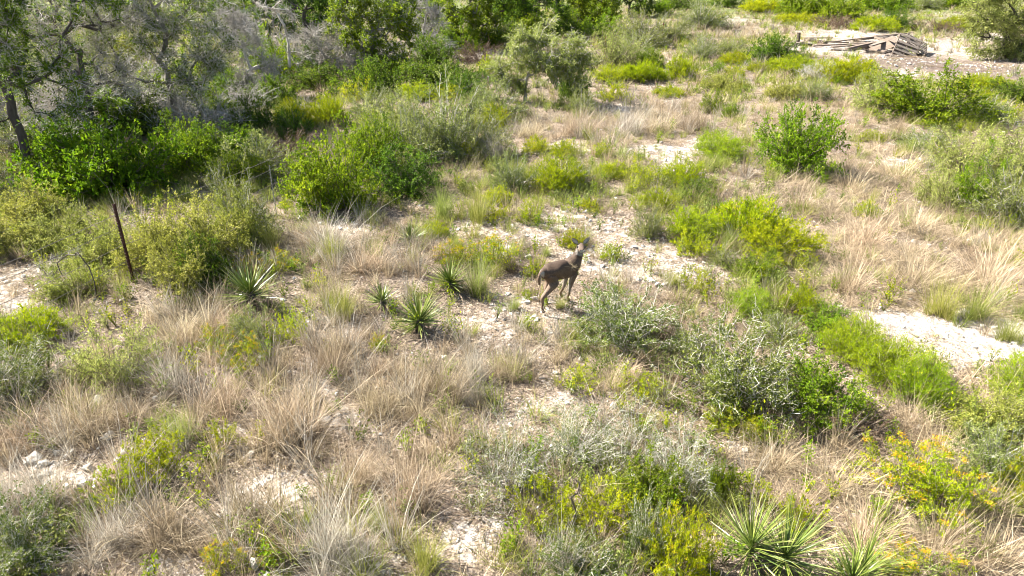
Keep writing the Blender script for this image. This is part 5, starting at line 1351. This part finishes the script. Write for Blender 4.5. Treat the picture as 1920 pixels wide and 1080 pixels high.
for i, (k, (x0, y0, x1, y1)) in enumerate(CLUMPS):
    f = G((x0 + x1) / 2, y1 - 6); dist = np.linalg.norm(f - np.array([0, 0, CAM_H])); R = (x1 - x0) / 2 * dist / FPX
    c = f[:2] + f[:2] / np.linalg.norm(f[:2]) * R * .4; gz = float(height(*c)); H = max(.2, min(P((x0 + x1) / 2, y0, c[1])[2] - gz, R * 2.4))
    o = link('grass_clump', CL[k][i % 3]); o.location = (c[0], c[1], gz - .01); o.rotation_euler = (0, 0, rs.uniform(0, 6.28))
    nat = {'tan': (.48, .72), 'green': (.52, .45), 'straw': (.75, .62)}[k]
    sx = np.clip(R / nat[0], .3, 3); sz = np.clip(H / nat[1], sx * .5, sx * 1.6); o.scale = (sx, sx, sz)
    tag(o, where(c[0], c[1], {'tan': 'tall tan grass clump', 'green': 'yellow-green grass clump', 'straw': 'fallen straw clump'}[k]), 'grass clump', {'tan': 'tan bunch grass clumps', 'green': 'green grass clumps', 'straw': 'straw clumps on the open right side'}[k])

# ------------------------------------------------------------------ rocks
ROCKM = [rock_mesh(100 + i, 2, (.5, .7, .35, .6, .45, .8, .4, .65)[i]) for i in range(8)]
ROCKS = [(1223, 528, 20), (1233, 535, 16), (1247, 533, 18), (1003, 562, 22), (989, 568, 18), (1012, 557, 14), (890, 596, 12), (927, 601, 17), (1002, 594, 14), (958, 590, 12), (940, 612, 12), (975, 604, 10), (833, 671, 19), (1270, 513, 18),
 (1190, 464, 14), (1205, 462, 12), (1057, 446, 14), (990, 483, 16), (960, 425, 14), (945, 600, 10), (67, 863, 38), (84, 871, 26), (203, 819, 30), (107, 851, 18), (133, 849, 20), (157, 911, 28), (178, 914, 16), (167, 878, 24), (315, 799, 18), (402, 819, 20), (355, 821, 15), (348, 828, 15),
 (412, 858, 28), (573, 823, 26), (610, 790, 30), (637, 779, 16), (602, 854, 15), (363, 756, 11), (327, 761, 12), (220, 754, 18), (187, 751, 26), (477, 1060, 34), (500, 1077, 18), (283, 1070, 20), (150, 1004, 22), (883, 932, 20), (835, 804, 13), (712, 815, 12), (660, 821, 12), (793, 789, 16),
 (993, 866, 16), (1007, 883, 12), (1008, 844, 12), (968, 829, 15), (1035, 838, 15), (920, 939, 12), (493, 671, 24), (593, 634, 20), (578, 604, 13), (552, 524, 13), (143, 664, 18), (140, 691, 16), (563, 409, 16), (513, 446, 18), (600, 420, 14), (640, 430, 14),
 (1788, 598, 15), (1725, 638, 9), (1805, 632, 7), (1818, 644, 16), (1827, 676, 17), (1842, 611, 11), (1903, 644, 14), (1583, 704, 14), (1442, 526, 13), (1437, 533, 13), (1333, 534, 10), (1313, 534, 10), (1317, 788, 16), (1337, 806, 17), (1360, 812, 13), (1135, 268, 8), (1170, 232, 10), (1240, 268, 9), (1160, 205, 10),
 (1215, 290, 10), (1255, 283, 10), (1230, 300, 9), (1740, 320, 12), (1725, 300, 11), (1885, 228, 12), (1900, 235, 10), (1862, 218, 11), (1690, 112, 9), (1705, 120, 8), (1665, 118, 8), (1680, 124, 9), (1640, 110, 7), (1655, 106, 7), (860, 98, 9), (880, 95, 8), (45, 520, 16), (70, 535, 14), (30, 550, 14), (60, 560, 16), (15, 530, 12),
 (233, 848, 18), (120, 900, 16), (92, 888, 20), (60, 895, 14), (385, 842, 16), (365, 850, 12), (430, 830, 14), (820, 830, 14), (850, 812, 12), (780, 1000, 16), (740, 1030, 18), (760, 1045, 12), (620, 705, 13), (650, 735, 12), (1105, 480, 12), (1130, 500, 14), (1165, 508, 12), (1150, 480, 11), (1215, 480, 12), (1280, 500, 12), (1330, 515, 11), (1100, 410, 12), (1085, 395, 11), (1045, 405, 12), (900, 440, 12), (860, 432, 12), (935, 450, 11)]
for i, (px, py, w) in enumerate(ROCKS):
    c = G(px, py); r = w / 2 * np.linalg.norm(c - np.array([0, 0, CAM_H])) / FPX * .95
    o = link('rock', ROCKM[i % 8]); o.location = (c[0], c[1], c[2] + r * .18); o.rotation_euler = (rs.normal(0, .2), rs.normal(0, .2), rs.uniform(0, 6.28)); o.scale = (r, r, r * rs.uniform(.8, 1.1))
    tag(o, where(c[0], c[1], 'larger white limestone rock' if w >= 20 else ('pale limestone rock' if w >= 14 else 'small pale stone')), 'rock', 'limestone rocks on the ground')
for bi, lab in [(0, 'small loose stone on the white caliche patch near the right edge'), (1, 'small loose stone on the pale rubble under the deer'), (2, 'small loose stone on the white track right of the deer'),
                (3, 'small loose stone on the stony path above the deer'), (13, 'small loose stone on the lower left rubble'), (14, 'small loose stone on the rubble beside lower left weeds'), (15, 'small loose stone in the bare gap between tan clumps')]:
    pl = BARE[bi]; lo, hi = pl.min(0), pl.max(0); k = 0; tries = 0
    while k < 14 and tries < 400:
        tries += 1
        p = rs.uniform(lo, hi)
        if not inside(pl, np.array([p[0]]), np.array([p[1]]))[0] or p[1] > 30: continue
        r = float(np.clip(np.exp(rs.normal(math.log(.035), .4)), .018, .07)); k += 1
        o = link('stone', ROCKM[int(rs.integers(0, 8))]); o.location = (p[0], p[1], float(height(*p)) + r * .15); o.rotation_euler = (rs.normal(0, .3), rs.normal(0, .3), rs.uniform(0, 6.28)); o.scale = (r, r, r)
        tag(o, lab, 'stone', lab.replace('small loose stone', 'small loose stones'))

# ------------------------------------------------------------------ the lumber heap
def box_geo(lx, ly, lz, seed=0, j=.004):
    rng = np.random.default_rng(seed)
    V = np.array([[x, y, z] for x in (-.5, .5) for y in (-.5, .5) for z in (-.5, .5)]) * np.array([lx, ly, lz]) + rng.normal(0, j, (8, 3))
    F = [(0, 1, 3, 2), (4, 6, 7, 5), (0, 4, 5, 1), (2, 3, 7, 6), (0, 2, 6, 4), (1, 5, 7, 3)]
    g = Geo(); g.add(V, None, F, .5); return g
def plank(a, za, b, zb, w, t, mat, label, seed):
    w *= .72
    A, B = G(*a, dz=za), G(*b, dz=zb); c = (A + B) / 2; dv = B - A; L = float(np.linalg.norm(dv))
    o = link('board', box_geo(L, w, t, seed).mesh('board', M[mat]))
    X_ = Vector(dv).normalized(); Y_ = Vector((0, 0, 1)).cross(X_).normalized(); Z_ = X_.cross(Y_)
    o.matrix_world = Matrix.Translation(Vector(c)) @ Matrix((X_, Y_, Z_)).transposed().to_4x4() @ Matrix.Rotation(rs.normal(0, .12), 4, 'X')
    tag(o, label, 'board', 'weathered boards of the lumber heap')
BOARDS = [((1587, 92), .10, (1634, 82), .32, .20, .14, 'lumber', 'thick beam with a cut end pointing left out of the heap'),
 ((1600, 93), .08, (1634, 85), .25, .20, .14, 'lumber', 'second thick beam lying close in front of the first cut beam'),
 ((1524, 86), .07, (1656, 79), .30, .22, .06, 'lumber', 'very long tan board running left from the pallets'),
 ((1562, 78), .06, (1682, 64), .30, .18, .06, 'lumber', 'very long tan board at the back of the heap'),
 ((1557, 93), .04, (1596, 95), .04, .28, .05, 'lumber_grey', 'short grey board lying flat at the front'),
 ((1618, 89), .12, (1660, 97), .12, .32, .06, 'lumber', 'wide tan board sloping down under the sheet'),
 ((1620, 97), .05, (1650, 98), .05, .30, .05, 'lumber_grey', 'grey board at the front foot of the heap'),
 ((1468, 81), .08, (1522, 84), .08, .40, .12, 'lumber_dark', 'dark broad board at the left end of the clearing'),
 ((1516, 77), .06, (1592, 80), .06, .22, .06, 'lumber', 'tan board left of the heap behind a green strip'),
 ((1518, 74), .10, (1549, 80), .10, .26, .10, 'lumber_dark', 'dark board tilted across the left scattered boards'),
 ((1496, 71), .04, (1562, 70), .04, .20, .05, 'lumber_grey', 'long grey board lying flat at the back left'),
 ((1560, 88), .06, (1642, 81), .25, .20, .06, 'lumber', 'long board between the thick beams and the very long one'),
 ((1598, 76), .06, (1662, 69), .2, .20, .06, 'lumber', 'tan board behind the middle of the heap'),
 ((1640, 73), .25, (1680, 66), .25, .16, .06, 'lumber_dark', 'dark board at the top back of the heap'),
 ((1632, 86), .35, (1666, 76), .45, .24, .05, 'lumber_grey', 'pale grey board leaning up to the sheet'),
 ((1656, 100), .10, (1690, 92), .25, .18, .06, 'lumber_dark', 'dark board under the left pallet'),
 ((1662, 72), .50, (1682, 80), .62, .22, .05, 'lumber', 'short board lying across the top of the heap'),
 ((1670, 100), .05, (1730, 103), .05, .16, .06, 'lumber_dark', 'dark board along the foot of the two pallets'),
 ((1575, 84), .05, (1615, 88), .05, .18, .05, 'lumber_grey', 'grey board crossing beneath the long boards'),
 ((1478, 86), .05, (1506, 78), .05, .18, .06, 'lumber', 'short tan board at the left end beside the stub'),
 ((1640, 67), .2, (1705, 62), .2, .14, .05, 'lumber', 'thin board at the far back right of the heap')]
for i, b in enumerate(BOARDS): plank(*b, seed=i)
stub = box_geo(.14, .14, .55, 77); o = link('stub_post', stub.mesh('stub_post', M['lumber_dark'])); c = G(1496, 79); o.location = (c[0], c[1], c[2] + .25); o.rotation_euler = (0, -.1, .3)
tag(o, 'short dark stub post upright at the left end of the clearing', 'post')
def pallet(center_px, dz, sdir, rdir, label, seed):
    c = G(*center_px, dz=dz); o = empty('pallet', tuple(c))
    Y_ = Vector(sdir).normalized(); X_ = Vector(rdir).normalized(); Z_ = X_.cross(Y_).normalized(); X_ = Y_.cross(Z_)
    o.matrix_world = Matrix.Translation(Vector(c)) @ Matrix((X_, Y_, Z_)).transposed().to_4x4()
    tag(o, label, 'pallet', 'pallets on the lumber heap')
    slat = box_geo(.105, 1.15, .022, seed).mesh('slat', M['lumber_grey']); run = box_geo(1.45, .05, .10, seed + 1).mesh('stringer', M['lumber'])
    for y in (-.54, 0, .54):
        s = link('stringer', run, o); s.location = (0, y, 0)
    for k in range(7):
        s = link('slat', slat, o); s.location = (-.66 + k * .22, 0, .063)
    for k in range(4):
        s = link('slat', slat, o); s.location = (-.62 + k * .413, 0, -.063)
pallet((1699, 92), .34, (.86, -.30, -.30), (-.2, -.45, -.62), 'lower weathered pallet with dark gaps facing the camera', 500)
pallet((1718, 84), .46, (.85, -.28, -.42), (-.22, -.85, -.32), 'upper grey pallet leaning down at the right of the heap', 510)
pallet((1672, 76), .38, (.9, .3, -.1), (-.3, .9, .1), 'pallet lying flat behind the plywood sheet', 520)
sh_ = box_geo(1.5, .9, .03, 9); o = link('plywood_sheet', sh_.mesh('plywood_sheet', M['lumber'])); c = G(1661, 83, dz=.36); o.location = tuple(c); o.rotation_euler = (.30, -.32, .25); tag(o, 'tan plywood sheet lying across the heap beside the pallets', 'plywood sheet')

# ------------------------------------------------------------------ the wire fence
def rust(name, a, b): 
    return wood_mat(name, a, b, scale=30, rough=.8, stretch=(1, 1, .4), bump=.2)
M['rust'] = rust('rusty_steel', (.025, .011, .009), (.085, .034, .024)); M['redpost'] = rust('faded_red_steel', (.20, .035, .025), (.32, .08, .06)); M['whitetip'] = rust('white_post_tip', (.55, .53, .5), (.75, .73, .7)); M['wire'] = rust('old_wire', (.05, .045, .04), (.16, .13, .11)); M['silverpost'] = rust('dull_silver_steel', (.16, .15, .14), (.30, .29, .27))
fence_pts = [(G(250, 530)), (G(519, 405)), (G(916, 212)), (G(1133, 118))]
d0 = fence_pts[0] - fence_pts[1]; d0[2] = 0
pre = fence_pts[0] + d0 * 1.05; pre[2] = height(pre[0], pre[1]); fence_pts = [pre] + fence_pts
dN = fence_pts[-1] - fence_pts[-2]; nx_ = fence_pts[-1] + dN * .9; nx_[2] = height(nx_[0], nx_[1]); fence_pts.append(nx_)
root = empty('wire_fence', tuple(fence_pts[1])); tag(root, 'old barbed wire fence with steel posts running through the bushes', 'fence')
rb_ = fence_pts[1]
PH = [1.25, 1.27, 1.0, 1.15, 1.2, 1.15]; PM = ['rust', 'rust', 'silverpost', 'redpost', 'redpost', 'redpost']
for i, (p, h) in enumerate(zip(fence_pts, PH)):
    g = Geo(); r_ = .019 if i != 2 else .006
    for bx, by, ox, oy in ((r_ * 2, .009, 0, 0), (.009, r_ * 1.8, 0, r_ * .9)):
        V = np.array([[x * bx / 2 + ox, y * by / 2 + oy, z] for z in (-.3, h) for x, y in ((-1, -1), (1, -1), (1, 1), (-1, 1))])
        g.add(V, None, [(0, 1, 5, 4), (1, 2, 6, 5), (2, 3, 7, 6), (3, 0, 4, 7), (4, 5, 6, 7)], .5)
    for k in range(int(h / .055)):
        z = .1 + k * .055
        if z < h - .02:
            V = np.array([[x * r_ * .5, -.012 + y * .008, z + q * .008] for q in (-1, 1) for x, y in ((-1, -1), (1, -1), (1, 1), (-1, 1))])
            g.add(V, None, [(0, 1, 5, 4), (1, 2, 6, 5), (3, 0, 4, 7), (4, 5, 6, 7), (0, 3, 2, 1)], .4)
    po = link('post', g.mesh('post', M[PM[i]]), root); po.location = tuple(p - rb_); po.rotation_euler = (0, 0, -.4)
    if i == 1: po['label'] = 'rusty brown steel post'
    if i == 2: po['label'] = 'thin silver stay post'
    if i >= 3:
        po['label'] = 'faded red steel post'
        V = np.array([[x * (r_ + .004), y * .012 + .008, z] for z in (h - .14, h + .006) for x, y in ((-1, -1), (1, -1), (1, 1), (-1, 1))])
        g = Geo(); g.add(V, None, [(0, 1, 5, 4), (1, 2, 6, 5), (2, 3, 7, 6), (3, 0, 4, 7), (4, 5, 6, 7)], .5)
        link('tip', g.mesh('tip', M['whitetip']), po)
for hz in (.35, .62, .9, 1.1):
    pts = []
    for a, b in zip(fence_pts[:-1], fence_pts[1:]):
        n = max(3, int(np.linalg.norm(b - a) / .6))
        for k in range(n):
            t = k / n; q = a + (b - a) * t; q = q + np.array([0, 0, hz - .06 * math.sin(t * math.pi) + rs.normal(0, .004)]); pts.append(q - rb_ + np.array([-.02, .0, 0]))
    pts.append(fence_pts[-1] + np.array([0, 0, hz]) - rb_)
    g = Geo(); tube(g, pts, .0042, 3, .5)
    pts = np.array(pts); a = []; b = []
    for p, q in zip(pts[:-1], pts[1:]):
        for k in range(5):
            c = p + (q - p) * (k + .5) / 5; v = rs.normal(0, 1, 3); v = v / np.linalg.norm(v) * .016; a += [c - v, c + v]; b += [c + v, c - v]
    cones(g, np.array(a), np.array(b), .0016, .5)
    link('wire', g.mesh('wire', M['wire']), root)

# ------------------------------------------------------------------ prickly pear beside the mesquite, dry stalks before the deer
pp = G(1052, 172); o = empty('prickly_pear', tuple(pp)); tag(o, 'dark prickly pear with flat pads under the dark bush by the mesquite', 'cactus')
m, nt, out = new_mat('cactus_pad'); p_ = N(nt, 'ShaderNodeBsdfPrincipled', i_Roughness=.5); tc = N(nt, 'ShaderNodeTexCoord'); vo = N(nt, 'ShaderNodeTexVoronoi', i_Scale=14.); nt.links.new(tc.outputs['Object'], vo.inputs['Vector'])
r_ = ramp(nt, [(0, (.12, .13, .07)), (.12, (.045, .085, .035)), (1, (.06, .10, .045))], vo.outputs['Distance']); nt.links.new(r_.outputs[0], p_.inputs['Base Color']); nt.links.new(p_.outputs[0], out.inputs[0])
padg = Geo(); padg.add(ICO2[0] * np.array([.15, .025, .19]), ICO2[1]); padm = padg.mesh('pad', m, smooth=True)
for q, (x_, z_, a_, b_) in enumerate([(0, .15, 0, 0), (.18, .2, .5, .4), (-.17, .2, -.5, .9), (.03, .46, .1, .3), (.3, .45, .5, -.3), (-.28, .44, -.4, .2), (.1, .72, .2, .8), (-.1, .70, -.3, -.5)]):
    e = link('pad', padm, o); e.location = (x_, rs.normal(0, .05), z_); e.rotation_euler = (rs.normal(0, .2), a_, b_)
tree('dry_stalks', (1088, 578), [(1080, 545, 0)], [(1058, 520, 22, 12, 0), (1085, 512, 18, 12, .05), (1070, 500, 18, 8, 0), (1100, 525, 15, 10, 0)],
     'thin dry branching stalks standing before the deer flank', 'lone saplings', cat='dry weed', n_att=12, wood='grass_tan', twigm='grass_tan', per=0, twigs=3, twl=.14, r0=.004, twr=.0018, seed=51)
import collections
dup = [k for k, v in LABELS.items() if len(v) > 1 and 'small loose stone' not in k]
print('DUP LABELS', len(dup), dup[:6])
print('LONG', [k for k in LABELS if len(k.split()) > 16][:5])
tot = sum(sum(len(p.vertices) - 2 for p in me.polygons) for me in bpy.data.meshes)
print('TRIS', tot, 'OBJ', len(SC.objects))
